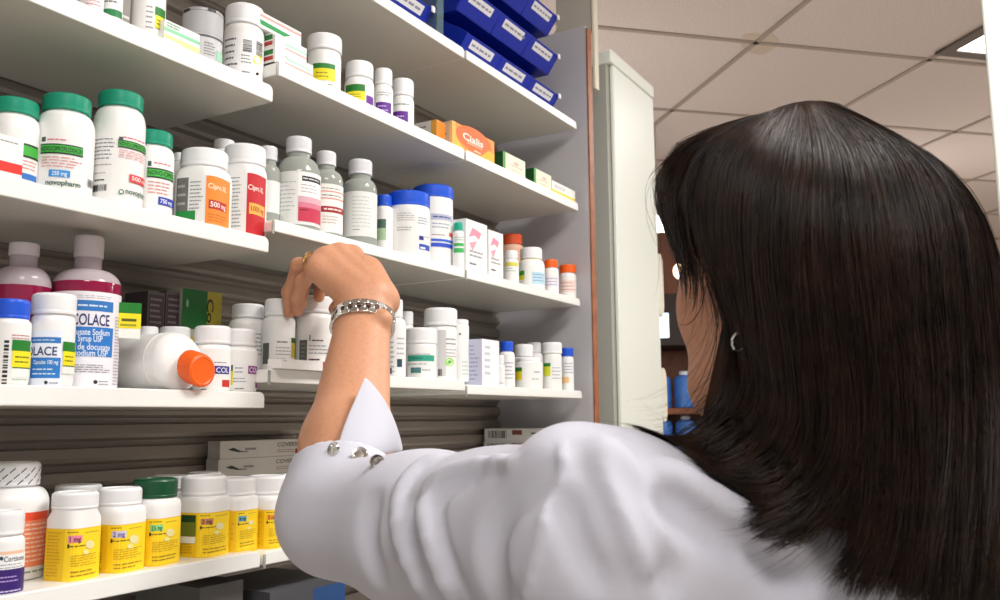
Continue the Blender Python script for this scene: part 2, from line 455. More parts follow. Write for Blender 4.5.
# ---------------------------------------------------------------- cartons
def carton(name, label, front, depth, row=None, z0=None, gap=0.012, col_='f0efec', deco=(), side=None, sidedeco=(), topcol=None, group=None, h=None, x=None, cat='box', yaw=0.0):
    """front = (x0, x1, y top) in photo pixels on the plane of its front; deco in fractions of the front (u0, v0, u1, v1) from lower left"""
    z0 = ROW[row] if z0 is None else z0; Y = YF + gap
    ymid = front[2] + 6
    xa, xb = (ony(front[0], ymid, Y)[0], ony(front[1], ymid, Y)[0]) if x is None else x
    H = ony((front[0] + front[1]) / 2, front[2], Y)[2] - z0 if h is None else h
    W = xb - xa; c = ((xa + xb) / 2, Y + depth / 2, z0 + .0002)
    m = MB(); mm = ink(col_); ms = ink(side) if side else mm; mt = ink(topcol) if topcol else mm
    hx, hy = W / 2, depth / 2
    vs = [(sx * hx, sy * hy, z) for z in (0, H) for sx, sy in ((-1, -1), (1, -1), (1, 1), (-1, 1))]
    m.add(vs, [(3, 2, 1, 0)], mm); m.add(vs, [(4, 5, 6, 7)], mt); m.add(vs, [(0, 1, 5, 4)], mm); m.add(vs, [(1, 2, 6, 5)], ms); m.add(vs, [(2, 3, 7, 6)], mm); m.add(vs, [(3, 0, 4, 7)], ms)
    def draw(items, f, w):
        for n, it in enumerate(items):
            e = .0002 + .00006 * n; k = it[0]
            def q(u, v, ee=e): return f(u, v, ee)
            if k == 'r': u0, v0, u1, v1, cc = it[1:6]; m.add([q(u0, v0), q(u1, v0), q(u1, v1), q(u0, v1)], [(0, 1, 2, 3)], ink(cc))
            elif k == 'poly': m.add([q(u, v) for u, v in it[1]], [tuple(range(len(it[1])))], ink(it[2]))
            elif k == 'e':
                u, v, ru, rv, cc = it[1:6]; m.add([q(u + ru * math.cos(2 * math.pi * i / 28), v + rv * math.sin(2 * math.pi * i / 28)) for i in range(28)], [tuple(range(28))], ink(cc))
            elif k == 'l':
                u0, v0, u1, v1, ln, cc = it[1:7]; rr = random.Random(int(1000 * u0 + 77 * v0) + len(label)); st = (v1 - v0) / ln
                for i in range(ln):
                    v = v1 - st * (i + .5); t = u0; fin = u1 - (u1 - u0) * rr.uniform(0, .3)
                    while t < fin:
                        te = min(fin, t + (u1 - u0) * rr.uniform(.1, .25)); m.add([q(t, v - st * .2), q(te, v - st * .2), q(te, v + st * .2), q(t, v + st * .2)], [(0, 1, 2, 3)], ink(cc)); t = te + (u1 - u0) * .03
            elif k == 'b':
                u0, v0, u1, v1 = it[1:5]; rr = random.Random(int(1000 * u0) + 5); t = u0
                while t < u1:
                    te = min(u1, t + (u1 - u0) * rr.choice((.03, .05, .08))); m.add([q(t, v0), q(te, v0), q(te, v1), q(t, v1)], [(0, 1, 2, 3)], M_BLACK); t = te + (u1 - u0) * rr.choice((.03, .05))
            elif k == 't':
                u0, v, u1, hv, s, cc = it[1:7]; tv, tf, tw = text_mesh(s, it[7] if len(it) > 7 else .02)
                m.add([q(u0 + (u1 - u0) * p[0] / tw, v + (p[1] - .5) * hv) for p in tv], tf, ink(cc))
            elif k == 'tv':   # words running down the face
                u, v0, v1, hu, s, cc = it[1:7]; tv, tf, tw = text_mesh(s, .03)
                m.add([q(u + (p[1] - .5) * hu, v0 + (v1 - v0) * p[0] / tw) for p in tv], tf, ink(cc))
    draw(deco, lambda u, v, e: (-hx + W * u, -hy - e, H * v), W)
    draw(sidedeco, lambda u, v, e: (-hx - e, hy - depth * u, H * v), depth)
    o = m.build(name, None, smooth=0)
    o.location = c; o.rotation_euler = (0, 0, yaw)
    tag(o, label, cat, group)
    return c, W, H
# ---------------------------------------------------------------- shelf B, left
TEAL = mat('teal_cap', '0f9272', 0.35); GREEN_D = mat('dark_green_cap', '0d4a2c', 0.35); BLUE = mat('blue_cap', '1f57d6', 0.35); ORANGE = mat('orange_cap', 'f2641a', 0.38)
GR = '6d6f74'; RD = 'd8413b'
G_UP = 'bottles and boxes on the upper left shelf'
bottle('pill_bottle', 'white bottle cut off by the top of the photo, with a pink printed label', 'BL', (84, 101, -38, -24), (80, 104, -16), gap=.016,
       deco=[('r', 82, -12, 103, 6, 'f4e9ea'), ('l', 86, -8, 102, 6, 4, 'd27c88')])
bottle('pill_bottle', 'white bottle with a dark green stripe round its foot on the upper left shelf', 'BL', (104, 120, -34, -20), (102, 123, -12), gap=.017,
       deco=[('r', 103, 9, 122, 16, '1d8045'), ('l', 105, -6, 121, 4, 2, GR)])
carton('carton', 'dark grey carton corner between two bottles at top left', (120, 131, -8), .03, 'BL', gap=.03, col_='8b8680', deco=[('l', .1, .1, .9, .5, 3, 'e0ddd8')])
bottle('pill_bottle', 'white bottle with a green and yellow sticker at the top edge of the photo', 'BL', (135, 160, -38, -18), (130, 166, -10), gap=.014,
       deco=[('l', 146, 4, 154, 30, 5, '9a9a9a')] + stick(155, 8, 165, 37))
carton('carton', 'flat white carton with green and yellow stripes between bottle and silver tin', (164, 200, 27), .05, 'BL', gap=.007,
       deco=[('r', 0, .52, 1, .68, '8fd6a8'), ('r', 0, .2, 1, .36, 'f3ef9a'), ('r', .5, .06, 1, .2, 'f7d79a'), ('l', .06, .72, .5, .95, 2, '6fae84')])
GREY_T = mat('grey_tin_plastic', 'b4b3b4', 0.35, metal=.2)
rt, cy_ = bottle('lidded_tin', 'grey lidded tin with a dashed black rim on the upper left shelf', 'BL', (181, 222, 6, 10), (182, 223, 11), gap=.012, bodym=mat('pale_grey_plastic', 'cfced0', 0.35), capm=GREY_T, neck=.98, ridged=False, cat='tin',
       deco=[('w', 10, 33, 'b5b4b6'), ('w', 34, 36, '55545a'), ('l', 204, 42, 216, 56, 5, '7a7a7c'), ('r', 216, 52, 222, 62, '9fd2b4'), ('r', 184, 9, 190, 12, '29292c'), ('r', 208, 9, 216, 12, '29292c')])
bottle('pill_bottle', 'tall white bottle with black print and small yellow spot beside the silver tin', 'BL', (219, 258, 1, 21), (223, 264, 30), gap=.012,
       deco=[('r', 224, 32, 262, 82, 'f4f3f2'), ('l', 225, 36, 238, 80, 7, '6a6a6e'), ('h', 243, 40, 252, 52), ('h', 256, 42, 262, 56), ('l', 241, 54, 252, 64, 3, GR), ('c', 257, 60, 4.5, 'f0e43a'), ('c', 257, 74, 1.5, '1c1c20'), ('l', 242, 70, 250, 74, 1, GR)])

# ---------------------------------------------------------------- shelf B, middle
carton('carton', 'plain white carton at the left end of the middle shelf behind striped cartons', (262, 277, 38), .06, 'BM', gap=.006, x=(XA + .006, XA + .022), h=.034, side='e2dfdc')
CG = 'stacked white cartons with green and pink stripes'
xs0, xs1 = ony(278, 60, YF)[0], ony(316, 60, YF)[0]
sd = [('r', 0, .52, 1, .85, '2a7a3e'), ('r', 0, .15, 1, .42, 'b23a34'), ('l', .1, .85, .9, 1, 1, '2b2b2b')]
dd = [('r', .3, .5, 1, .68, 'bfe6d2'), ('r', 0, .24, 1, .36, 'f0b4b0'), ('l', .08, .64, .4, .8, 1, '9a9a9a')]
h_ = .0185
carton('carton', 'white carton with pink stripe, lowest of the striped stack on the middle shelf', (0, 0, 60), .05, 'BM', gap=.008, x=(xs0, xs1 + .004), h=h_, deco=dd, sidedeco=sd, group=CG)
carton('carton', 'white carton with pink stripe, middle one of the striped stack', (0, 0, 60), .05, z0=ROW['BM'] + h_ + .0003, gap=.010, x=(xs0 + .0005, xs1 - .006), h=h_, deco=dd, sidedeco=sd, group=CG)
carton('carton', 'white carton with a bold green stripe, topmost of the striped stack', (0, 0, 60), .05, z0=ROW['BM'] + 2 * h_ + .0006, gap=.014, x=(xs0 - .020, xs1 - .012), h=h_ * 1.05,
       deco=[('poly', [(.02, .5), (.75, .42), (.6, .16), (.02, .2)], '2f9a55'), ('r', 0, .7, 1, .85, 'f2a9a4')], sidedeco=[('l', .2, .2, .9, .8, 2, '6b6b66')], side='d3d0c8', group=CG)
bottle('pill_bottle', 'white bottle with green and yellow sticker beside the striped cartons', 'BM', (304, 339, 31, 47), (307, 341, 54), gap=.010,
       deco=[('w', 60, 63, 'eef0ec'), ('l', 316, 82, 333, 86, 1, '4f9a84')] + [('r', 313, 63, 335, 68, '1f7a2a', 's'), ('r', 313, 68, 335, 80, 'efe11f', 's'), ('l', 316, 71, 333, 78, 2, '8a8420', 's')])
bottle('pill_bottle', 'white bottle with yellow sticker and purple label edge, leftmost of the purple label bottles', 'BM', (344, 372, 59, 75), (344, 374, 82), gap=.009,
       deco=[('r', 345, 83, 373, 106, 'f6efe6'), ('r', 366, 96, 373, 107, '6a2a96')] + [('r', 346, 84, 365, 91, '1f7a2a', 's'), ('r', 345, 91, 365, 100, 'efe11f', 's'), ('l', 348, 93, 363, 98, 2, '8a8420', 's')])
bottle('pill_bottle', 'small white bottle with purple label, middle one of the purple label bottles', 'BM', (373, 391, 67, 83), (373, 393, 90), gap=.010,
       deco=[('l', 377, 91, 391, 96, 2, '7a7a82'), ('r', 376, 102, 391, 114, '5f2490'), ('l', 378, 104, 389, 112, 2, 'c7aadf')])
bottle('pill_bottle', 'small white bottle with purple label, rightmost of the purple label bottles', 'BM', (391, 413, 77, 94), (391, 414, 101), gap=.010,
       deco=[('l', 394, 102, 412, 106, 1, '7f8f86'), ('r', 392, 111, 408, 125, '5f2490'), ('l', 394, 114, 407, 123, 2, 'c7aadf')])
# orange cartons across the joint
od = [('r', 0, 0, .08, 1, 'f4b45a'), ('poly', [(.08, 0), (1, 0), (1, 1), (.08, 1)], 'f2913a'), ('e', .5, .62, .42, .50, 'f06a2c'), ('poly', [(.62, 0), (1, 0), (1, .42), (.86, .5)], 'f6b21e'),
      ('poly', [(.08, 0), (.3, 0), (.12, .3), (.08, .5)], 'f5bd3c'), ('t', .24, .62, .72, .26, 'Cialis', 'fbeee6', .03), ('l', .34, .36, .7, .5, 2, 'f7d8c4'), ('l', .5, .14, .68, .24, 1, 'fbeee6')]
carton('carton', 'orange carton with a rounded red printed patch beside the green and cream cartons', (452, 494, 122), .034, 'BF', gap=.006, col_='ec8a3a', side='b9b3ac', deco=od, sidedeco=[('r', .85, 0, 1, 1, 'eec07a'), ('l', .1, .1, .75, .9, 5, '77726c')], h=.0395)
carton('carton', 'second orange carton with a grey end just left of the big orange one', (438, 452, 122), .05, 'BM', gap=.018, col_='e08a2e', side='c9c5bf', sidedeco=[('r', .8, 0, 1, 1, 'd99a3e'), ('l', .15, .15, .7, .85, 4, '77726c')], h=.036, x=(1.078, 1.104))
GC = 'small green and cream cartons on the far shelf'
gd = [('r', 0, 0, .12, 1, '4f9a52'), ('poly', [(.10, 0), (.20, 0), (.12, .5), (.2, 1), (.1, 1)], 'cfe3b0'), ('e', .58, .62, .13, .1, 'd9b9b2'), ('l', .3, .4, .9, .5, 1, 'a89a88'), ('l', .35, .15, .85, .25, 1, 'c3b49c')]
carton('carton', 'green and cream carton next to the big orange carton', (503, 525, 150), .05, 'BF', gap=.006, col_='eee8cf', side='174d1c', deco=gd, topcol='e7e2c8', group=GC, h=.0320)
carton('carton', 'green and cream carton next to the flat yellow striped carton', (534, 551, 166), .05, 'BF', gap=.006, col_='eee8cf', side='174d1c', deco=gd, topcol='e7e2c8', group=GC, h=.0300)
carton('carton', 'flat white carton with a yellow stripe at the far right end', (552, 575, 184), .05, 'BF', gap=.006, deco=[('r', 0, .05, 1, .32, 'f0d83c'), ('l', .1, .5, .7, .8, 2, '9a9aa0')], h=.0235)

# ---------------------------------------------------------------- blue bins on the top shelf
M_BIN = mat('blue_bin_plastic', '1029a2', 0.32)
BG = 'blue stacking bins on the top shelf'
def bin_mesh(W, H, D):
    """open-fronted stacking bin: back, floor, swept sides, low lip leaning outward"""
    t = .0022; mb = MB(); h = W / 2
    lip = .034                                  # lip height; it leans .024 past the foot
    prof = [(D, 0), (D, H), (D * .42, H), (.004, lip + .012), (-.012, lip), (.012, 0)]
    for s in (-1, 1):
        xa, xb = (s * h - t, s * h) if s > 0 else (s * h, s * h + t)
        mb.prism([(p[0], p[1]) for p in prof], 'x', xa, xb, M_BIN)
    mb.box(-h + t, h - t, .012, D, 0, t, M_BIN); mb.box(-h + t, h - t, D - t, D, t, H, M_BIN)
    mb.prism([(.012, 0), (.012 + t, t), (-.0095, lip), (-.012, lip)], 'x', -h + t, h - t, M_BIN)
    return mb
BW, BH, BD = .109, .0790, .137
lab = {}
def add_bin(x, z, w, yy, tab=False):
    root = empty('storage_bin', (x, YF + yy, z), lab['l'], 'bin', BG)
    bin_mesh(w, BH, BD).build('bin_shell', root, bevel=.0008)
    mb = MB(); rim = MB()
    def fp(u, v, e=.0006): y = .012 - .024 * v / .034; return (u, y - e, v)
    mb.add([fp(-w * .34, .0175), fp(w * .30, .0175), fp(w * .30, .0300), fp(-w * .34, .0300)], [(0, 1, 2, 3)], ink('e4e3e6'))
    k = -w * .30; rr = random.Random(int(x * 1000 + z * 77))
    while k < w * .25:
        e_ = k + rr.uniform(.006, .014); mb.add([fp(k, .0220, .0009), fp(e_, .0220, .0009), fp(e_, .0250, .0009), fp(k, .0250, .0009)], [(0, 1, 2, 3)], ink('8d8d98')); k = e_ + .003
    mb.build('label_card', root, smooth=0)
    if not tab: return
    c = MB()
    c.box(w / 2 - .0085, w / 2 - .001, -.0155, -.0128, .026, .0355, mat('white_clip', 'e6e6ea', .4)); c.build('lip_tab', root, bevel=.0006)
xb0 = 1.146
lv = ('bottom', 'middle', 'top')
ps = ('nearest the clear divider', 'between its two neighbours', 'nearest the end panel')
for k in range(3):
    for i in range(3):
        lab['l'] = f'blue stacking bin in the {lv[k]} row, {ps[i]}'
        add_bin(xb0 + (BW + .0006) * (i + .5), ROW['AF'] + .0003 + k * (BH + .0004), BW, .016, i == 2)
lab['l'] = 'blue stacking bin left of the clear divider, first from the divider'; add_bin(1.000, ROW['AM'] + .0003, .099, .016, True)
lab['l'] = 'blue stacking bin left of the clear divider, second from the divider'; add_bin(.900, ROW['AM'] + .0003, .099, .016)
mb = MB(); mb.box(-.0022, .0022, -.07, .07, 0, .16, mat('clear_acrylic', 'bfe6ea', 0.06, trans=.85, ior=1.3))
mb.box(-.0022, .016, -.0722, -.0702, 0, .16, mat('clear_acrylic', 'bfe6ea'))
o = mb.build('divider', None, bevel=.0006); o.location = (1.0575, YF + .0745, ROW['AM'] + .0002); tag(o, 'clear bluish acrylic divider standing upright between blue bins', 'divider')

# ---------------------------------------------------------------- shelf C, left
def novo(x0, x1, yt, dose, dcol, fine=None, cut=None):
    """white label with a green band: x0..x1 and its top in photo pixels"""
    w = x1 - x0; s = w / 42.0
    d = [('r', x0 + 1 * s, yt, x0 + 5 * s, yt + 4.5 * s, '3a4a44'), ('l', x0 + 6.5 * s, yt + .5 * s, x1 - 8 * s, yt + 5 * s, 1, 'd9788a'), ('r', x0, yt + 7 * s, x1, yt + 8.5 * s, '16301c'), ('r', x0, yt + 8.3 * s, x1, yt + 15.5 * s, '3fae3e'),
         ('r', x0, yt + 15.5 * s, x1, yt + 17 * s, '16301c'), ('t', x0 + .5 * s, x1 - .5 * s, yt + 12 * s, 4.6 * s, 'NOVO-CIPROFLOXACIN', '0f3d1c', .02), ('l', x0 + 1 * s, yt + 19 * s, x1 - 1 * s, yt + 31 * s, 4, 'd98a8a'),
         ('r', x0 + 8 * s, yt + 33 * s, x0 + 29 * s, yt + 40 * s, dcol), ('t', x0 + 11 * s, x0 + 26 * s, yt + 36.5 * s, 4.2 * s, dose, 'eaf2fa', .02), ('t', x0 + 5 * s, x1 - 3 * s, yt + 46 * s, 5 * s, 'novopharm', '14513c', .035)]
    return d
NG = 'white bottles with teal caps on the left shelf'
bottle('pill_bottle', 'teal capped white bottle partly behind the white and red carton at far left', 'CL', (-6, 42, 95, 111), (-14, 40, 126), gap=.03, capm=TEAL, group=NG,
       deco=[('r', 10, 143, 38, 145, '16301c'), ('r', 10, 145, 38, 155, '3fae3e'), ('r', 10, 155, 38, 157, '16301c'), ('l', 12, 159, 38, 170, 3, 'd98a8a'), ('r', 20, 174, 36, 180, '2f6fc0')])
bottle('pill_bottle', 'teal capped white bottle with the light blue dose box on its label', 'CL', (43, 93, 91, 108), (34, 95, 125), gap=.013, capm=TEAL, group=NG,
       deco=novo(41, 83, 137, '250 mg', '2f8fd6') + [('b', 87, 180, 92, 188)])
bottle('pill_bottle', 'tall teal capped white bottle with the red dose box on its label', 'CL', (93, 139, 88, 104), (92, 145.5, 121), gap=.012, capm=TEAL, group=NG,
       deco=[('l', 95, 137, 115, 160, 6, '8a8a90'), ('l', 95, 163, 112, 166, 1, '8a8a90'), ('l', 95, 172, 106, 174, 1, '8a8a90'), ('b', 93, 186, 98, 192), ('l', 95, 178, 105, 182, 1, '2a2a2a'), ('b', 94, 184.5, 107, 191)] + novo(118, 150, 137, '500 mg', 'd63a3c')[1:7] +
            [('r', 119, 137, 123, 141, '3a4a44'), ('r', 129, 176, 144, 184, 'd63a3c'), ('t', 131, 143.5, 180, 4, '500 mg', 'fbeaea', .02), ('t', 125, 144, 193, 5, 'novopharm', '14513c', .035), ('c', 121, 192, 2.6, '1f7a5a'), ('c', 121, 192, 1.5, 'f3f2f0')])
bottle('pill_bottle', 'smaller teal capped white bottle with the dark blue dose box', 'CL', (134, 172, 128, 143), (131, 174, 152), gap=.027, capm=TEAL, group=NG,
       deco=[('r', 148, 161, 151.5, 166, '24584a'), ('l', 154, 162, 172, 166, 1, 'd9788a'), ('r', 147, 168.5, 173, 170, '16301c'), ('r', 147, 170, 173, 177, '3fae3e'), ('r', 147, 177, 173, 178.5, '16301c'), ('t', 148, 172.5, 173.5, 4.4, 'NOVO-CIPRO', '0f3d1c'), ('l', 148, 181, 172, 195, 4, 'd98a8a'), ('r', 158, 198, 173, 206, '2838a8'), ('t', 160, 171, 202, 4.2, '750 mg', 'e8ecfa')])
carton('carton', 'small white carton with a red band at the far left edge', (-14, 24, 135), .025, 'CL', gap=.007, side='e6e4e2', deco=[('r', 0, .14, 1, .38, 'df2a20'), ('l', .3, .82, .9, .9, 1, '9a9aa0')])
bottle('pill_bottle', 'white capped bottle glimpsed behind the teal capped and orange label bottles', 'CL', (172, 186, 152, 160), (168, 190, 168), gap=.062)
bottle('pill_bottle', 'squarish white bottle with an orange label panel', 'CL', (178, 226, 146, 164), (175, 231, 178), gap=.010, sq=3.6, sqrot=R(18), neck=.9,
       deco=[('r', 176.5, 178, 188, 221, '6f706a'), ('l', 178, 182, 187, 208, 3, 'b4b4ac'), ('r', 176.5, 211, 195, 221, '1e9040'), ('l', 190, 180, 203, 210, 8, '8d9490'), ('r', 205.5, 177, 229, 225, 'f4892a'), ('t', 208, 226, 187, 5, 'Cipro XL', 'fbe6cc', .03), ('r', 208.5, 201, 226, 210, 'b8281e'), ('t', 210, 225, 205.3, 5, '500 mg', 'f7e2d8', .03), ('l', 208, 214, 226, 223, 3, 'c4651c')])
bottle('pill_bottle', 'white cap of a bottle behind the orange and red label bottles', 'CL', (213, 234, 138, 147), (211, 236, 152), gap=.062)
bottle('pill_bottle', 'squarish white bottle with a tall red label panel', 'CL', (219, 261, 142, 162), (222, 266, 176), gap=.009, sq=3.6, sqrot=R(18), neck=.92,
       deco=[('l', 229, 176, 242, 228, 14, '8d9490'), ('r', 246.5, 174, 265, 236, 'c41c26'), ('t', 248, 263, 188, 5, 'Cipro XL', 'f7e4e0', .03), ('r', 249, 204, 264, 215, 'f3b24a'), ('t', 251, 263, 209.5, 5, '1000 mg', 'a8281e', .02), ('r', 224, 182, 229, 226, '8a8d86')])

# ---------------------------------------------------------------- shelf C, middle
M_CAPM = mat('aluminium_white_cap', 'dcdbe0', 0.3)
GG = 'clear glass bottles with white screw caps'
def glassb(label, cap, body, gap, deco, wrap, dry=None):
    b = bottle('glass_bottle', label, 'CM', cap, body, gap=gap, capm=M_CAPM, bodym=M_GLASS, group=GG, throat=cap[3] + 4, deco=[('w', wrap[0], wrap[1], 'e4e5e2')] + deco, neck=.88)
    return b
glassb('clear glass bottle mostly hidden between the red label bottle and the biggest glass bottle', (260, 278, 145, 159), (255, 280, 172), .035, [], (180, 212))
glassb('biggest clear glass bottle with a pink and red fading label panel', (286, 312, 135, 151), (275, 320.5, 174), .009,
       [('l', 277, 180, 296, 212, 8, 'b9bdbb'), ('r', 298, 173, 320, 222, 'f2f0ee'), ('r', 302, 177, 320, 182, '1d1d1f'), ('l', 303, 177.5, 320, 181.5, 1, 'd8d8d8'), ('l', 301, 184, 319, 194, 3, 'b0b2b4'), ('r', 298, 197, 320, 203, 'd9a9b6'), ('r', 298, 203, 320, 208, 'd27a90'), ('r', 298, 208, 320, 222, 'c4304e'), ('l', 300, 208, 311, 212, 1, '5a1020')], (171, 224))
glassb('clear glass bottle with thin red lines and a dark red band', (313, 333, 150, 164), (308, 343, 180), .018,
       [('r', 321, 184, 343, 228, 'efe9e4'), ('l', 322, 187, 341, 190, 1, '8a7a78'), ('r', 321, 191, 343, 192.2, 'd88a80'), ('l', 322, 194, 342, 197, 1, '7a6a66'), ('r', 321, 198, 343, 199.2, 'd88a80'), ('r', 321, 206.5, 343, 212.5, '9c1f2e'), ('l', 324, 207, 342, 212, 1, 'f0dcd8'), ('l', 322, 215, 338, 224, 3, 'b9a9a6')], (184, 232))
glassb('clear glass bottle with a plain white label, nearest the blue capped jars', (345, 369, 158, 173), (342.5, 377, 189), .009, [('l', 352, 195, 372, 228, 9, 'c6c8c8'), ('l', 353, 228, 361, 231, 1, '8a8a8a')], (191, 236))
bottle('pill_bottle', 'small bottle with blue cap and greenish label wedged behind a glass bottle', 'CM', (377, 392, 194, 205), (375, 393, 209), gap=.04, capm=BLUE, deco=[('r', 376, 219, 386, 228, '4e6a5c'), ('r', 376, 228, 386, 240, 'a9c8a0')])
bottle('pill_jar', 'blue lidded white jar nearest the glass bottles', 'CM', (387, 430, 189, 204), (386.5, 430, 208), gap=.010, capm=BLUE, neck=.97, cat='jar', group='blue lidded white jars',
       deco=[('l', 397, 212, 416, 221, 4, 'a9a6a4'), ('l', 397, 226, 415, 231, 2, '9a9a98'), ('h', 388.5, 221, 392, 237), ('l', 418, 217, 428, 225, 3, '8a92b0'), ('r', 419, 236, 423.5, 240, '1d2a86'), ('l', 424, 236, 429, 239, 1, 'b0a8a0'), ('r', 419, 244.5, 429, 250, '2748b4'), ('r', 420, 247, 425, 249, 'e8ecf6')])
bottle('pill_jar', 'taller blue lidded white jar with blue bands, standing behind the nearer jar', 'CM', (412, 453, 183, 196), (413, 453, 200), gap=.032, capm=BLUE, neck=.97, cat='jar', group='blue lidded white jars',
       deco=[('r', 431, 214, 452, 220, 'b9bcd2'), ('l', 433, 214.5, 451, 219.5, 1, '4a5490'), ('l', 432, 222, 450, 229, 2, '9aa2b8'), ('l', 432, 233.5, 447, 236, 1, '8a6a5c'), ('r', 449, 233, 452, 237, 'd05a4a'), ('r', 431, 239, 452, 241.5, '3564d0'), ('r', 431, 243, 452, 247, '2a4cc0')])
bottle('pill_bottle', 'small white bottle with teal green cap beside the taller blue lidded jar', 'CM', (453, 464.5, 222, 230), (452.5, 466, 234), gap=.012, capm=mat('bright_teal_cap', '1fb090', .35), deco=[('r', 454, 243, 465, 246, '3fb75e'), ('r', 454, 248, 465, 252.5, '46b860'), ('l', 455, 236, 465, 241, 2, '9ac0a8')])
PG = 'white cartons with pink lettering'
pd = [('poly', [(.12, .66), (.3, .86), (.72, .8), (.6, .66), (.4, .72)], 'ec8fa6'), ('poly', [(.15, .55), (.5, .62), (.3, .4)], 'f2a0ae'), ('l', .15, .28, .85, .44, 2, '9a9aa4'), ('l', .15, .12, .55, .2, 1, '55555c')]
carton('carton', 'white carton with pink lettering nearest the teal capped bottle', (466, 487, 222), .05, 'CF', gap=.008, deco=pd, group=PG)
carton('carton', 'white carton with pink lettering nearest the orange capped bottles', (488.5, 503, 232), .05, 'CF', gap=.008, deco=pd, group=PG)
# ---------------------------------------------------------------- shelf C, far
OG = 'small bottles with orange caps at the far right'
bottle('pill_bottle', 'amber tinted bottle with orange cap at the back of the far shelf', 'CF', (503, 523, 233, 243), (501, 524, 248), gap=.075, capm=mat('red_orange_cap', 'e2582a', .4), bodym=mat('peach_plastic', 'e3b49a', .4), group=OG)
bottle('pill_bottle', 'white capped bottle with a yellow neck behind the yellow ringed bottle', 'CF', (504, 517, 250, 258), (504, 519, 263), gap=.03, deco=[('r', 505, 262, 518, 266, 'd8d25a'), ('l', 506, 267, 516, 272, 2, '9ab09a')])
bottle('pill_bottle', 'white bottle with a yellow ring below its cap and a pale blue label', 'CF', (520, 542, 246.5, 258), (518, 545, 266), gap=.012, ring=mat('yellow_ring', 'f2dc3a', .4), deco=[('r', 532, 272, 545, 284, 'bcdcec'), ('l', 533, 273, 544, 282, 3, '7aa0b8')] + [('r', 518, 271, 524.5, 275.5, '2f9a32', 's'), ('r', 518, 275.5, 524.5, 280, 'e3e02a', 's')])
bottle('pill_bottle', 'small orange capped bottle beside the yellow ringed bottle', 'CF', (544.5, 558, 259, 267), (544, 559, 271), gap=.010, capm=ORANGE, group=OG, deco=[('r', 546, 276, 559, 287, 'e9e4ec'), ('l', 546, 277, 558, 286, 3, '9a9ab0')])
bottle('pill_bottle', 'small orange capped bottle at the very end of the far shelf', 'CF', (559, 575.5, 264, 272), (559.5, 576.5, 277), gap=.010, capm=ORANGE, group=OG, deco=[('r', 561, 280, 576, 292, 'f0dcd6'), ('l', 561, 281, 575, 291, 3, 'c99a92')])
# ---------------------------------------------------------------- shelf D, left
M_PET = mat('clear_syrup_plastic', 'd3c4ca', 0.12, trans=.3, ior=1.3)
M_SYR = mat('dark_pink_syrup', '8a1740', 0.1, spec=.5)
M_CAPS = mat('frosted_cap', 'd8cfd2', 0.35)
def colace_deco(): 
    return [('w', 291, 390, 'ece7ea'), ('r', 74, 292, 119, 388, 'eceaf0'), ('l', 77, 295, 114, 299, 2, 'a9a4aa'), ('r', 75, 300.5, 113, 311, '2a76be'), ('l', 78, 303, 112, 308.5, 1, 'cfe2f4'), ('t', 72, 109, 319.5, 11, 'COLACE', '21336e', .03),
            ('r', 75, 327, 112, 356.5, '2878c8'), ('t', 66, 109, 331.8, 6, 'Docusate Sodium', 'e6f0fb', .02), ('t', 78, 102, 338.5, 6, 'Syrup USP', 'e6f0fb', .02), ('t', 62, 109, 346.5, 6, 'Sirop de docusate', 'e6f0fb', .02), ('t', 66, 107, 352.8, 6, 'de sodium USP', 'e6f0fb', .02),
            ('l', 74, 364, 109, 373, 4, '7c787e'), ('c', 95, 382, 2, '2a2a30'), ('l', 98, 380, 108, 386, 2, '8a868c'), ('l', 113, 316, 118, 386, 22, 'a29ea4')]
bottle('syrup_bottle', 'pink syrup bottle mostly hidden at the far left behind the blue capped bottle', 'DL', (21, 52, 241, 254), (-10, 51, 284), gap=.055, capm=M_CAPS, bodym=M_PET, liquid=(M_SYR, 284), throat=264, cat='bottle', group='large pink syrup bottles', neck=.92)
r_, c_ = bottle('syrup_bottle', 'large pink syrup bottle with a blue and white label', 'DL', (72.5, 103, 234, 256), (50, 121, 284), gap=.030, capm=M_CAPS, bodym=M_PET, liquid=(M_SYR, 280), throat=267, cat='bottle', group='large pink syrup bottles', neck=.92, deco=colace_deco())
# price sticker folded out from the edge of the syrup bottle
mb = MB(); t_, z_ = c_.hit(118, 320); q_ = np.array([c_.c[0] + c_.r * math.cos(t_), c_.c[1] + c_.r * math.sin(t_), 0])
q_[2] = z_
ctr_ = np.array(r_.location)
ax_ = np.array([.86, -.5, 0]) * .0105; up_ = np.array([0, 0, .0175])
def quad(u0, u1, v0, v1, c, e): mb.add([q_ - ctr_ + ax_ * (u * 2) + up_ * v + np.array([-.5, -.86, 0]) * e for u, v in ((u0, v0), (u1, v0), (u1, v1), (u0, v1))], [(0, 1, 2, 3)], ink(c))
quad(-.1, 1, -1, 1, 'f0f2ea', 0); quad(-.1, 1, .4, 1, '157a22', .0002); quad(-.1, 1, -.45, .4, 'f4e21a', .0002); quad(.15, .8, -.05, .1, '5c5a1c', .0004); quad(.1, .8, -.32, -.2, 'a8a030', .0004)
mb.build('price_sticker', r_, smooth=0)
bottle('pill_bottle', 'white bottle with a blue cap at the far left edge', 'DL', (-9, 29, 298, 318), (-12, 31, 324), gap=.012, capm=BLUE, neck=.96,
       deco=[('h', 3, 340, 8, 384), ('l', 12, 334, 29, 340, 2, 'b05050'), ('l', 12, 378, 28, 381, 1, '9ab09a')] + stick(12, 340, 30, 377))
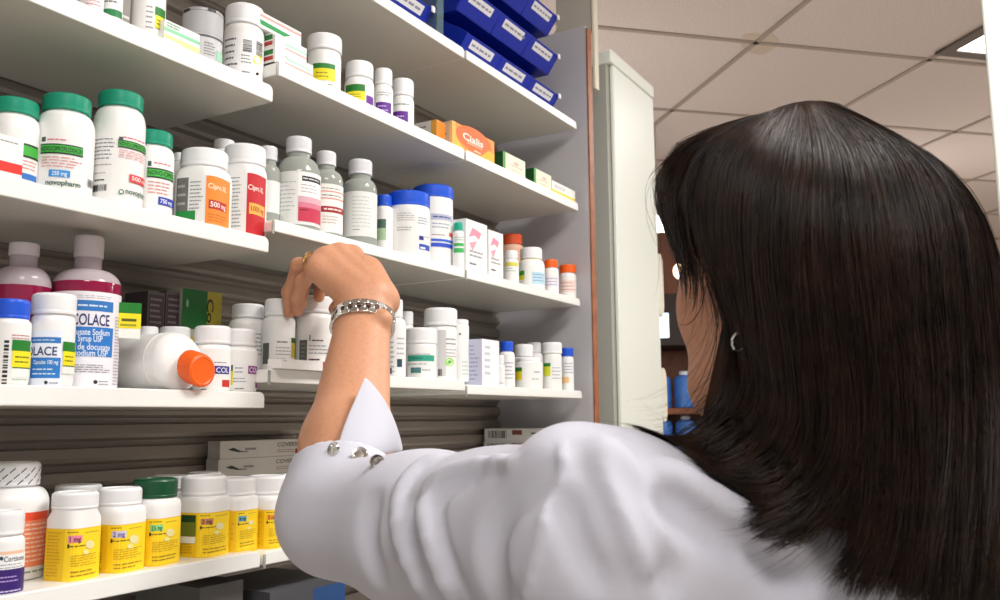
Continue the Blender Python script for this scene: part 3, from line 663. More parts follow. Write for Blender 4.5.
bottle('pill_bottle', 'white capped bottle with blue and white label in front of the syrup bottle', 'DL', (29, 75, 292, 313), (28.5, 75, 324), gap=.010,
       deco=[('r', 31, 330, 62, 386, 'e9eef8'), ('r', 31, 337, 61, 343, '2a76be'), ('l', 33, 338.5, 59, 341.5, 1, 'cfe2f4'), ('t', 27, 57, 351, 8.5, 'COLACE', '21336e', .03), ('r', 31, 357.5, 60, 378, '2878c8'), ('t', 34, 58, 362, 4, 'Capsules 100 mg', 'e6f0fb', .02), ('l', 33, 367, 58, 376, 2, 'cfe2f4'), ('c', 46, 382.5, 1.8, '2a2a30'), ('l', 49, 381, 58, 385, 1, '8a868c')] + stick(62.5, 342, 74.5, 374))
# dark cartons and the green carton at the back
DG = 'dark spined cartons at the back of the syrup shelf'
dk = [('l', .15, .05, .85, .95, 16, '8d8186')]
carton('carton', 'dark spined carton at the back, left of its twin', (148, 165, 292), .04, 'DL', gap=.125, col_='6a5f62', side='4a4145', deco=[('r', .06, .03, .94, .97, '4b4046')] + dk, group=DG)
carton('carton', 'dark spined carton at the back, touching the green carton', (166, 182, 292), .04, 'DL', gap=.125, col_='6a5f62', side='4a4145', deco=[('r', .06, .03, .94, .97, '4b4046')] + dk, group=DG)
carton('carton', 'green and yellow carton with black lettering at the back of the syrup shelf', (182.5, 222, 291), .05, 'DL', gap=.120, col_='b9b7a8', deco=[('r', 0, .62, .62, 1, '14682a'), ('r', .62, .58, 1, 1, 'b3a52a'), ('tv', .70, .93, .60, .16, 'Con', '15180f'), ('r', .12, .36, .42, .54, 'c4b226')] + [('l', .1, .42, .4, .5, 1, '4a4a20'), ('e', .12, .86, .03, .04, '8fb89a')])
# bottles lying and standing on the right part
m_or = ORANGE
r_ = empty('pill_bottle', (0, 0, 0), 'white bottle lying on its side with its orange cap toward the aisle', 'bottle')
cz = ROW['DL'] + .0302; yb = YF - .002
pc = ony(175, 362, yb + .034); rb = .0300
r_.location = (pc[0], yb, ROW['DL'] + .0002)
prof = [(rb * .9, .128), (rb, .124), (rb, .034)] + [(rb * .46 + rb * .54 * math.cos(math.pi / 2 * i / 8), .034 - .018 * math.sin(math.pi / 2 * i / 8)) for i in range(1, 9)] + [(rb * .46, .008)]
def lathe_y(mb, prof, m, seg, rx=0, rz=.0302, rib=0, tilt=0.0):
    vs = []; fs = []
    for i, (r, y) in enumerate(prof):
        for k in range(seg):
            t = 2 * math.pi * k / seg; q = r * (1 - rib * (k % 2)) if rib else r
            vs.append((rx + q * math.cos(t) + tilt * (y - .034), y, rz + q * math.sin(t) - .0090 * max(0, 1 - max(y, -.01) / .034)))
    n = len(prof)
    for i in range(n - 1):
        for k in range(seg): k2 = (k + 1) % seg; fs.append((i * seg + k, (i + 1) * seg + k, (i + 1) * seg + k2, i * seg + k2))
    fs += [tuple(range(seg)), tuple((n - 1) * seg + k for k in range(seg - 1, -1, -1))]
    mb.add(vs, fs, m)
mb = MB(); lathe_y(mb, prof, M_PLASTIC, 56, tilt=.03); mb.build('bottle_body', r_)
mb = MB(); lathe_y(mb, [(.0150, .010), (.0172, .0095), (.0172, -.006), (.0165, -.0085), (.0140, -.0095), (.0128, -.0088)], ORANGE, 80, rib=.02, tilt=.03); mb.build('cap', r_, smooth=25)
mb = MB(); lathe_y(mb, [(rb + .0003, .100), (rb + .0003, .045)], M_PAPER, 56, tilt=.03); mb.build('label', r_)
bottle('pill_bottle', 'white bottle behind the lying bottle, its cap just left of the dark carton', 'DL', (137, 157, 326, 339), (134, 160, 344), gap=.082)
bottle('pill_bottle', 'white bottle behind the lying bottle, its cap in front of the dark cartons', 'DL', (158.5, 190, 326, 339), (155, 192, 344), gap=.078)
PD = 'white bottles with small purple name bands'
bottle('pill_bottle', 'white bottle with purple name band beside the orange cap', 'DL', (190, 227, 325, 343), (192, 231, 350), gap=.014, group=PD,
       deco=[('r', 214, 366, 229, 374, '2e2a86'), ('t', 216, 228, 370, 5, 'COL', 'e8e8f4', .02), ('l', 214, 361, 228, 364, 1, '8a86a8'), ('r', 222, 380, 229, 387, 'c8342a'), ('l', 201, 388, 209, 391, 1, '6a6a70')])
bottle('pill_bottle', 'white bottle with purple name band at the right end of the syrup shelf', 'DL', (220, 255, 328, 345), (217, 257, 352), gap=.018, group=PD,
       deco=[('l', 235, 366, 246, 374, 2, '9a9ab8'), ('l', 233, 377, 247, 383, 2, '9a9ab8'), ('r', 248, 366, 257, 374, '8a2a86'), ('t', 249, 256.5, 370, 5, 'COL', 'f0e4f0', .02), ('r', 255, 382, 257, 388, '8a2a86'), ('l', 235, 387, 246, 390, 1, '5a5a60')] + [('r', 228.5, 365, 233, 371, '1c5a2a', 's'), ('r', 228.5, 371, 233, 385, 'e9df2a', 's'), ('r', 228.5, 385, 233, 390, 'eef0ea', 's')])
# ---------------------------------------------------------------- shelf D, middle
bottle('pill_bottle', 'white bottle at the back, just left of the bottle touched by the fingers', 'DM', (231.5, 264, 303, 317), (228, 266, 325), gap=.06, deco=[('r', 240, 346, 246, 352, 'd8cf50'), ('l', 248, 332, 264, 356, 6, 'a29fa0')])
PB = 'white bottles with script lettering and a dark strip on their labels'
bottle('pill_bottle', 'white bottle with script lettering just left of the one held in the fingers', 'DM', (264, 293.5, 298, 315), (262, 295, 321), gap=.022, group=PB,
       deco=[('r', 263, 343, 269, 364, '5d605c'), ('l', 277, 340, 290, 344, 1, '4a484c'), ('l', 276, 346, 291, 356, 3, 'a6a2a8'), ('l', 277, 357, 287, 361, 1, '6e1e2e')] + [('r', 291, 338, 295, 343, '2c4a1e', 's'), ('r', 291, 343, 295, 358, 'b9aa28', 's')])
bottle('pill_bottle', 'white bottle under the reaching hand, touched by the fingertips', 'DM', (297, 331, 295, 312), (296, 334, 319), gap=.004, group=PB,
       deco=[('r', 299.5, 340, 307, 365, '5d605c'), ('l', 301, 342, 306, 362, 5, '8f928c'), ('r', 309.5, 335, 310.5, 341, '4a4a50'), ('l', 312, 338.5, 326, 342.5, 1, '4a484c'), ('l', 309, 344, 329, 355, 3, 'a6a2a8'), ('l', 309, 357, 320, 362, 1, '4a1a2c')])
carton('carton', 'flat white carton with a red end on the shelf edge beside the forearm', (258, 330, 363), .02, 'DM', gap=-.012, deco=[('r', .72, .08, 1, 1, 'd8342c'), ('l', .03, .70, .12, .9, 1, 'a9a9a9'), ('l', .76, .4, .98, .6, 1, '9a1a18')], h=.0105, x=(XA + .010, ony(330, 372, YF)[0]))
bottle('pill_bottle', 'slim white bottle against the wrist with a small navy square on its label', 'DM', (391, 404, 299, 317), (386, 406, 326), gap=.014, deco=[('r', 397, 359, 402, 367, '2a4a58'), ('l', 397, 336, 405, 356, 4, 'b0b4bc'), ('l', 389, 340, 395, 374, 7, 'a0a4b0'), ('r', 389, 368, 392, 374, '5a5a6a')])
bottle('pill_bottle', 'white capped bottle at the back, glimpsed right of the wrist', 'DM', (400, 412, 311, 324), (400, 414, 330), gap=.06)
bottle('pill_bottle', 'white bottle with a teal stripe and white cap beside the wrist', 'DM', (406, 437, 327, 343), (406, 436.5, 348), gap=.012, neck=.94, deco=[('r', 408, 355, 434, 361, '2fa085'), ('l', 412, 356, 426, 360, 1, '1a6a58'), ('l', 408, 353, 434, 355, 1, 'a0a8a6'), ('l', 408, 362, 433, 366, 1, 'b8bcb8'), ('r', 411, 367.5, 421, 373, '4a7a80'), ('l', 422, 368, 432, 372, 1, 'b0b4b0')])
bottle('pill_bottle', 'largest white bottle with a bright green dot on its grey label', 'DM', (420.5, 454, 307, 325), (424, 457, 333), gap=.020, deco=[('r', 438, 330, 446, 376, 'c9c8c8'), ('l', 446, 337, 456, 346, 2, '8a8c90'), ('l', 446, 348, 456, 358, 3, 'b0b2b4'), ('c', 449.5, 362, 4.2, '9fe05a'), ('c', 449.5, 362, 1.8, '5fb83a'), ('b', 438, 369, 442, 376)])
bottle('pill_bottle', 'plain tall white bottle at the right end behind the green dot label', 'DM', (450, 468, 319, 324), (450, 469, 325), gap=.028, ridged=False, neck=.95, deco=[('c', 460, 334, 1.2, '7a7a80'), ('l', 462, 360, 468, 376, 4, 'b8d0c8')])
# ---------------------------------------------------------------- shelf D, far
carton('carton', 'white carton with a lilac printed side at the left of the far shelf', (482, 499, 340), .05, 'DF', gap=.006, col_='f1f0f4', side='c9cbe0', deco=[('l', .15, .2, .5, .9, 5, 'c4c6d4')], sidedeco=[('l', .1, .1, .9, .9, 9, '9fa3c2')])
bottle('pill_bottle', 'white bottle with blue cap behind the small navy label bottle', 'DF', (500, 512.5, 341, 351), (499, 515, 356), gap=.03, capm=BLUE, deco=[('l', 505, 361, 514, 380, 5, 'a4a8c0')])
bottle('pill_bottle', 'tiny white bottle with a navy label strip before a blue capped bottle', 'DF', (496, 504.5, 355, 364), (495, 505, 367), gap=.006, deco=[('r', 495.5, 366, 498.5, 376, '22305a'), ('l', 496, 382, 504, 384, 1, '6a6a78')])
bottle('pill_bottle', 'white capped bottle behind the squat jar on the far shelf', 'DF', (515, 533, 344, 356), (513, 536, 360), gap=.04)
bottle('pill_bottle', 'white capped bottle at the very back between squat jar and sticker bottle', 'DF', (527, 541, 342, 352), (526, 543, 357), gap=.075)
bottle('pill_jar', 'squat white jar with a green and yellow sticker on the far shelf', 'DF', (517, 541, 357, 361), (515, 543, 362), gap=.007, ridged=False, neck=.98, cat='jar', deco=[('l', 534, 370, 541, 374, 1, '8a8aa0'), ('l', 532, 377, 540, 381, 1, 'b4b4bc')] + [('r', 515.3, 367.5, 522, 371.5, '1f7a2a', 's'), ('r', 515.3, 371.5, 522, 380, 'e6d21c', 's')])
bottle('pill_bottle', 'white capped bottle with a green and yellow sticker near the far end', 'DF', (539.5, 560.5, 342, 353), (543, 562, 358), gap=.010, deco=[('l', 552, 366, 561, 380, 4, 'b4b4c0')] + [('r', 544, 363, 550.5, 366.5, '1f7a2a', 's'), ('r', 544, 366.5, 550.5, 376, 'd9dc2a', 's')])
bottle('pill_bottle', 'small white bottle with blue cap at the very end of the far shelf', 'DF', (561, 573, 347.5, 356), (561.5, 574, 360), gap=.009, capm=BLUE, deco=[('l', 564, 362, 573, 374, 4, '9aa0bc'), ('r', 561, 377, 569, 383, 'f0c88a')])
# ---------------------------------------------------------------- shelf E
r_, c_ = bottle('pill_jar', 'big white bottle with black dashes on its cap and an orange printed side', 'EL', (-22, 35, 461, 487), (-30, 48, 506), gap=.05, ridged=False, capm=mat('white_cap_plastic', 'efeff0'), cat='jar',
       deco=[('r', 22, 512, 47, 566, 'ee8a62'), ('r', 22, 512, 47, 520, 'e8502c'), ('l', 24, 522, 46, 562, 9, 'f7d8c8'), ('l', 22, 568, 46, 574, 1, '8aa08a')])
# slanted dashes on the cap
capc = [o for o in r_.children if o.name.startswith('cap')][0]
mb = MB(); rr_ = max(v.co.xy.length for v in capc.data.vertices); zs_ = [v.co.z for v in capc.data.vertices]; z0_, z1_ = min(zs_), max(zs_)
for i in range(16):
    for j in range(3):
        vs = []
        for s_ in (0, 1):
            f_ = (j + (.08 if s_ == 0 else .86)) / 3; t_ = 2 * math.pi * i / 16 + f_ * .75; z_ = z0_ + (z1_ - z0_) * (.06 + .74 * f_)
            for dz in (-.0006, .0006): vs.append(((rr_ + .0004) * math.cos(t_), (rr_ + .0004) * math.sin(t_), z_ + dz))
        mb.add(vs, [(0, 2, 3, 1)], M_BLACK)
mb.build('cap_print', r_, smooth=0)
bottle('pill_bottle', 'white bottle with a dark purple label at the lower left corner', 'EL', (-18, 22, 509, 536), (-20, 24, 546), gap=.007,
       deco=[('r', -18, 552, 23, 555, 'f0c4a4'), ('r', -18, 555, 23.5, 596, 'f4f3f2'), ('t', 4, 23, 558.5, 5, 'Cortisone', '2e3a52', .02), ('c', 1.5, 558.5, 2, '2e3a52'), ('l', 0, 563, 22, 569, 2, 'a0a4ac'), ('r', -18, 570, 23.5, 595, '35196e'), ('l', 0, 575, 18, 583, 2, 'b9a4dc'), ('l', 0, 589, 20, 593, 1, 'd8cbee')])
YG = 'white capped bottles with yellow labels on the bottom shelf'
def yellow(label, cap, body, ydivs, dose, dcol, dx, gap, capm=None, extra=(), tcol='5a2030'):
    """the label starts at ydivs[0]; dx = photo pixels where the front panel starts and ends"""
    a, b = dx; w = b - a; y0 = ydivs[0]; h = ydivs[1] - y0
    d = [('w', y0, ydivs[2], 'f2c718'), ('r', a, y0 + .5, b, ydivs[1], 'ffd91e'), ('l', a + w * .1, y0 + h * .03, a + w * .5, y0 + h * .10, 1, '8a7420'), ('l', a + w * .6, y0 + h * .02, b, y0 + h * .08, 1, 'b8942a'), ('r', a + w * .12, y0 + h * .13, a + w * .52, y0 + h * .27, dcol), ('t', a + w * .17, a + w * .48, y0 + h * .20, h * .10, dose, tcol, .03),
         ('l', a + w * .1, y0 + h * .3, a + w * .7, y0 + h * .37, 1, '6a5a1a'), ('r', a + w * .1, y0 + h * .3, a + w * .15, y0 + h * .38, '3a3010')] + [('c', a + w * .72, y0 + h * .30, w * .12, 'ebe2a6'), ('c', a + w * .62, y0 + h * .45, w * .08, 'f0e690'), ('l', a + w * .18, y0 + h * .48, b - w * .05, y0 + h * .72, 5, 'c9a21a'), ('l', a + w * .18, y0 + h * .78, b - w * .1, y0 + h * .93, 2, 'a8861a')] + \
        [('l', body[0] + 2, y0 + h * .04, a - w * .08, y0 + h * .95, 14, 'cf9f12')] + list(extra)
    return bottle('pill_bottle', label, 'EL' if cap[0] < 255 else 'EM', cap, body, gap=gap, sq=4.0, sqrot=R(12), capm=capm, deco=d, group=YG, neck=.95)
yellow('yellow label bottle with a pink 1 mg dose box', (47, 95, 490, 510), (46, 100, 520), (529, 580, 588), '1 mg', 'ea8aa2', (64, 99), .007)
yellow('yellow label bottle with a lilac 2 mg dose box', (92.5, 138, 486, 506), (90, 145, 516), (525, 572, 580), '2 mg', 'd4cdea', (107, 144), .008, tcol='3a3a8a')
yellow('yellow label bottle with the dark green cap and pale green dose box', (130, 175, 477, 499), (127, 180, 509), (519, 564, 571), '2\u00bd mg', '8fd88a', (146, 179), .010, capm=GREEN_D, tcol='205a30')
yellow('yellow label bottle with a brown dose box and a green sticker on its side', (178, 224, 474, 496), (176, 229, 503), (513, 556, 563), '3 mg', 'c98a62', (197, 228), .010, extra=[('r', 181, 515, 196, 522, '14401e', 's'), ('r', 181, 522, 196, 536, '6a7a2a', 's'), ('r', 181, 536.5, 195.5, 543, 'eef0e0', 's')])
yellow('yellow label bottle with a blue 4 mg dose box', (212, 255, 476, 496), (209, 257, 503), (511, 549, 556), '4 mg', '5fb0bc', (236, 256), .011, tcol='1a4a6a')
yellow('yellow label bottle with an orange 5 mg dose box next to the elbow', (245, 287, 474, 495), (243, 290, 502), (510, 546, 552), '5 mg', 'f0a23a', (264, 289), .008, tcol='8a2a1a')
yellow('yellow label bottle mostly hidden behind the white sleeve', (278, 316, 473, 494), (276, 318, 501), (509, 543, 550), '6 mg', 'e8b43a', (298, 316), .009)
BK = 'white capped bottles in the second row behind the yellow labels'
bottle('pill_bottle', 'white capped bottle in the second row behind the 1 mg bottle', 'EL', (50, 98, 483, 500), (50, 102, 512), gap=.066, group=BK)
bottle('pill_bottle', 'white capped bottle in the second row behind the dark green cap', 'EL', (150, 190, 474, 490), (148, 192, 500), gap=.068, group=BK)
bottle('pill_bottle', 'white capped bottle in the second row behind the 3 mg bottle', 'EL', (186, 220, 471, 486), (184, 222, 496), gap=.075, group=BK)
# flat cartons stacked at the back of shelf E
WB = 'flat grey white cartons stacked at the back of the bottom shelf'
fd = [('t', .64, .70, .95, .24, 'COVERSYL', '39403a', .02), ('l', .64, .18, .86, .42, 2, '9a7a70'), ('r', .86, .12, .90, .4, '8a1f1c'), ('poly', [(.08, .52), (.14, .62), (.22, .4), (.3, .38), (.3, .34), (.2, .34), (.12, .44)], '2a2a2a'), ('l', .27, .36, .42, .66, 1, '8a7a78')]
x0_, x1_ = ony(220, 450, YF + .164)[0], ony(306, 450, YF + .164)[0]
names_ = ['topmost', 'second from the top', 'third from the top', 'fourth from the top', 'lowest']
hh = (ony(260, 440, YF + .164)[2] - ROW['EL']) / 5 - .0004
for i in range(5):
    z_ = ROW['EL'] + i * (hh + .0004)
    carton('carton', f'flat lettered carton behind the elbow, {names_[4 - i]} of its stack', (0, 0, 0), .022, z0=z_, gap=.164, x=(x0_ - .002 * (i % 2), min(x1_, 10) - .002 * (i % 2)), h=hh, col_='c6c0b8', deco=fd, group=WB)
BB = 'flat cartons with bar codes stacked on the far lower shelf'
bd = [('b', .05, .25, .30, .85), ('r', .37, .52, .5, .88, '7a4038'), ('l', .62, .5, .95, .78, 1, '3a3436'), ('l', .72, .2, .95, .4, 1, '8a5a50')]
n_ = 5; hh = (onx(520, 428.5, 1.482)[2] - ROW['EF']) / n_ - .0004
for i in range(n_):
    carton('carton', f'flat carton with a bar code, {names_[4 - i]} of its stack', (0, 0, 0), .165, z0=ROW['EF'] + i * (hh + .0004), gap=.016 + .003 * (i % 2), x=(1.482 + .002 * (i % 2), 1.538), h=hh, col_='d6d3d0', sidedeco=bd, group=BB)
# shelf F: dark cartons
p_ = ony(300, 584, YF + .01)
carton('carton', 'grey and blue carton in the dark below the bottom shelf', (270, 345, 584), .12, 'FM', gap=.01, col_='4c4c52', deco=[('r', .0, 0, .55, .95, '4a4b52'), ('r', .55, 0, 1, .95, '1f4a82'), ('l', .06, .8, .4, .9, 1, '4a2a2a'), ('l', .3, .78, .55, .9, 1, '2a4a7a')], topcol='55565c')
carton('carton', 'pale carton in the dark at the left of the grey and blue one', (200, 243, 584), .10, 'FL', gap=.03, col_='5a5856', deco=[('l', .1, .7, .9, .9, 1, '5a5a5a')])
# ---------------------------------------------------------------- room
M_TILE = mat('ceiling_tile', 'e6dbd6', 0.9, bump=(220, .35, .004), var=(300, 'c8bbb4', .38, .56))
M_TBAR = mat('ceiling_grid_paint', 'a89a90', 0.6)
M_TROF = mat('white_lamp_diffuser', 'ffffff', 0.4, emit=9.0)
cg, sg_ = math.cos(GRID), math.sin(GRID); G0 = np.array([2.62, .62]); T = .61
def gp(i, j): return G0 + T * (i * np.array([cg, sg_]) + j * np.array([-sg_, cg]))
XR0, XR1, YR0, YR1 = -3.0, 7.0, -4.0, 5.0
mb = MB(); mb.box(XR0, XR1, YR0, YR1, CEIL, CEIL + .03, M_TILE); tag(mb.build('ceiling', smooth=0), kind='structure')
mb = MB()
def bar(p, d, half, w, z0, z1, m): mb.obox((p[0], p[1], (z0 + z1) / 2), (d[0] * half, d[1] * half, 0), (-d[1] * w, d[0] * w, 0), (0, 0, (z1 - z0) / 2), m)
def clip(p, d):
    t0, t1 = -99, 99
    for q, v, a, b in ((p[0], d[0], XR0 + .02, XR1 - .02), (p[1], d[1], YR0 + .02, YR1 - .02)):
        u0, u1 = sorted(((a - q) / v, (b - q) / v)); t0, t1 = max(t0, u0), min(t1, u1)
    return (p + d * (t0 + t1) / 2, (t1 - t0) / 2) if t1 > t0 else None
for k in range(-16, 17):
    for p, d in ((gp(k, 0), np.array([-sg_, cg])), (gp(0, k), np.array([cg, sg_]))):
        c_ = clip(p, d)
        if c_: bar(c_[0], d, c_[1], .0085, CEIL - .004, CEIL + .001, M_TBAR)
tag(mb.build('trim_1', smooth=0), kind='structure')
# faint brown water stain on one ceiling tile corner
mb = MB(); sc = onz(760, 43, CEIL); M_STAIN = mat('old_water_stain', 'd0c0b0', 0.9)
vs = []
for i in range(24):
    a = 2 * math.pi * i / 24; vs.append((sc[0] + .085 * math.cos(a) * (1 + .15 * math.sin(3 * a)), sc[1] + .055 * math.sin(a), CEIL - .0009))
mb.add(vs, [tuple(range(23, -1, -1))], M_STAIN)
tag(mb.build('trim_2', smooth=0), kind='structure')
lamp_no = 0; M_FRAME = mat('lamp_frame_grey', '6a625c', .5)
for lx, ly, w in LAMPS:
    names = ['behind the camera', 'above the aisle behind the woman', 'showing its corner at the right edge of the photo', 'above the shelving', 'at the far left of the shop', 'at the far right of the shop']
    r_ = empty('ceiling_light', (lx, ly, CEIL - .004), f'square recessed ceiling light {names[lamp_no]}', 'light', 'recessed ceiling lights'); lamp_no += 1
    r_.rotation_euler = (0, 0, GRID)
    mb = MB(); h = .292
    for s in (-1, 1):
        mb.box(min(s * h, s * .25), max(s * h, s * .25), -h, h, -.006, .003, M_FRAME); mb.box(-h, h, min(s * h, s * .25), max(s * h, s * .25), -.0061, .003, M_FRAME)
    mb.build('frame', r_, smooth=0)
    mb = MB(); mb.box(-.25, .25, -.25, .25, -.002, .003, M_TROF); mb.build('diffuser', r_, smooth=0)
M_WALL = mat('shop_wall_paint', 'cfc4b4', 0.8)
for nm, a in (('wall_far', (XR1, XR1 + .05, YR0, YR1)), ('wall_left', (XR0, XR1, YR1, YR1 + .05))):
    mb = MB(); mb.box(*a, 0, CEIL, M_WALL); tag(mb.build(nm, smooth=0), kind='structure')
mb = MB(); mb.box(XR0, XR1, YR0, YR1, -.05, 0, mat('floor_vinyl', 'd6cdc1', 0.5, var=(6, 'c8beb2', .35, .65))); tag(mb.build('floor', smooth=0), kind='structure')
# white pillar at the right edge
pb = P(1006, 150, 1.45); pd_ = np.array([pb[0], pb[1]]); dd_ = pd_ / np.linalg.norm(pd_); rr2 = np.array([dd_[1], -dd_[0]])
el = math.atan2(P(982, 60, 1.45)[1], P(982, 60, 1.45)[0])
q0 = np.array([math.cos(el), math.sin(el)]) * 1.42
mb = MB(); mb.obox((0, 0, CEIL / 2), (*(rr2 * .06), 0), (*(dd_ * .06), 0), (0, 0, CEIL / 2 - .001), mat('white_pillar_paint', 'd6d6cc', .45)); 
o = mb.build('pillar', None, bevel=.004); o.location = (*(q0 + rr2 * .065 + dd_ * .06), 0.0005); tag(o, 'white square pillar at the right edge of the photo beside the dark hair', 'pillar')

# ---------------------------------------------------------------- the shop seen past the cabinet
M_WOODS = mat('warm_shelf_wood', '8d5538', .5, var=(30, '734329', .3, .7)); M_BLUEB = mat('blue_pack', '3b74c4', .35); M_DARK = mat('dark_brown_header', '2c211f', .6)
dist = 4.0; base = P(683, 412, dist); az0 = math.atan2(base[1], base[0]); fwd = np.array([math.cos(az0), math.sin(az0)]); rgt = np.array([fwd[1], -fwd[0]])
def gl(u, w, z): return np.array([base[0] + rgt[0] * u + fwd[0] * w, base[1] + rgt[1] * u + fwd[1] * w, z])
def gz(py): return P(683, py, dist)[2]
ori = (base[0], base[1], 0); rz = az0 - math.pi / 2
r_ = empty('display_rack', ori, 'wooden display rack with blue packs seen past the cabinet', 'rack'); r_.rotation_euler = (0, 0, rz)
mb = MB(); mb.box(-.55, .55, .30, .33, 0, gz(345), M_WOODS); mb.build('back_board', r_, bevel=.002)
rows = [gz(450), gz(408), gz(520), gz(600)]
for z_ in rows: mb = MB(); mb.box(-.55, .55, -.02, .30, z_ - .028, z_, M_WOODS); mb.build('shelf_board', r_, bevel=.003)
for s in (-1, 1): mb = MB(); mb.box(s * .56 - .012, s * .56 + .012, -.02, .33, 0, gz(345), M_WOODS); mb.build('side_board', r_, bevel=.003)
mb = MB(); mb.box(-.575, .575, -.03, .33, gz(345), gz(292), M_DARK); mb.build('header', r_, bevel=.003)
mb = MB(); mb.box(-.16, -.05, -.034, -.0305, gz(337), gz(312), mat('lit_sign_blue', 'bcd8f6', .4, emit=3.0)); mb.build('lit_sign', r_, bevel=.002)
side_names = ['leftmost', 'second from the left', 'third from the left', 'fourth from the left', 'rightmost']
for rn, (zr, hh2, nm) in enumerate(((rows[0], .150, 'lower'), (rows[1], .165, 'upper'))):
    for i in range(5):
        u = -.20 + i * .105
        cblue = i in (1, 2) if True else 0
        m = mat('blue_pack', '3b74c4') if i in (1, 2) else (mat('pale_pack', 'c9cdd2', .4) if i in (0, 4) else mat('red_pack', '9a3a30', .4))
        nm2 = {1: 'blue', 2: 'blue', 0: 'pale', 4: 'pale', 3: 'dark red'}[i]
        b = gl(u, .05, zr + .0005)
        rb_ = empty('bottle', tuple(b), f'{nm2} bottle on the {nm} board of the display rack, {side_names[i]}', 'bottle', 'bottles on the display rack')
        mb = MB(); mb.lathe([(.042, 0), (.046, .003), (.046, hh2 * .78), (.038, hh2 * .86), (.020, hh2 * .9), (.020, hh2 * .93)], m, seg=20); mb.build('bottle_body', rb_)
        mb = MB(); mb.lathe([(.022, hh2 * .91), (.022, hh2), (.018, hh2 + .002)], mat('pale_pack_cap', 'dfe6ee', .4), seg=16); mb.build('cap', rb_)
# pendant globe and a small far ceiling light
pg = P(682, 271, 3.6)
r_ = empty('pendant_lamp', tuple(pg), 'round glowing pendant lamp seen past the cabinet', 'lamp')
mb = MB(); mb.lathe([(.036 * math.sin(math.pi * i / 12) + .0005, -.036 * math.cos(math.pi * i / 12)) for i in range(13)], mat('warm_globe', 'ffdcbc', .4, emit=2.6), seg=24); mb.build('globe', r_)
mb = MB(); mb.lathe([(.010, .034), (.010, .05), (.003, .055), (.003, CEIL - pg[2] - .001)], M_TBAR, seg=10); mb.build('stem', r_)
def fill_globe(p, label, watts, warm=(1.0, .95, .91)):  # lamps added out of view to brighten the ceiling
    r_ = empty('added_globe_lamp', tuple(p), label, 'lamp', 'added globe lamps brightening the ceiling')
    mb = MB(); mb.lathe([(.06 * math.sin(math.pi * i / 12) + .0005, -.06 * math.cos(math.pi * i / 12)) for i in range(13)], mat('warm_globe', 'ffdcbc'), seg=24); g_ = mb.build('globe', r_)
    mb = MB(); mb.lathe([(.15, .0005 - p[2]), (.15, .015 - p[2]), (.03, .03 - p[2]), (.011, .05 - p[2]), (.011, -.08), (.03, -.06), (.03, -.054)], M_TBAR, seg=20); mb.build('added_lamp_stand', r_)
    l_ = bpy.data.lights.new('ceiling_fill_light', 'POINT'); l_.energy = watts; l_.color = warm; l_.shadow_soft_size = .07
    lo_ = bpy.data.objects.new('ceiling_fill_light', l_); col.objects.link(lo_); lo_.location = (p[0], p[1], p[2] + .14)
    return r_
pw = P(657, 224, 3.4)
r_ = empty('wall_lamp', tuple(pw), 'small bright square lamp just beside the cabinet edge, above the pendant', 'lamp')
mb = MB(); mb.obox((0, 0, 0), (*(rgt * .055), 0), (*(fwd * .02), 0), (0, 0, .03), mat('white_lamp_glow', 'ffffff', .4, emit=7.0)); mb.build('lamp_shade', r_, bevel=.004)
mb = MB(); mb.lathe([(.006, .03), (.006, CEIL - pw[2] - .001)], M_TBAR, seg=10); mb.build('stem', r_)
# warm soffit over the rack
mb = MB(); so = gl(0, .9, 0); zt_ = gz(228)
o = None
mb.obox((0, 0, CEIL / 2), (*(rgt * 1.2), 0), (*(fwd * .04), 0), (0, 0, CEIL / 2 - .001), mat('warm_brown_partition', '8d5e4c', .7))
o = mb.build('partition', None, bevel=.003); o.location = (so[0], so[1], .0005); tag(o, 'warm brown partition wall standing behind the display rack', 'partition')
fill_globe(P(880, 290, 4.0), 'added globe fill lamp beyond the dark haired woman, hidden by her head', 4)
fill_globe((2.35, 1.3, 1.72), 'added globe fill lamp behind the shelving unit, hidden by the end panel', 8)
fill_globe(P(1100, 330, 3.6), 'added globe fill lamp just past the white pillar', 4)
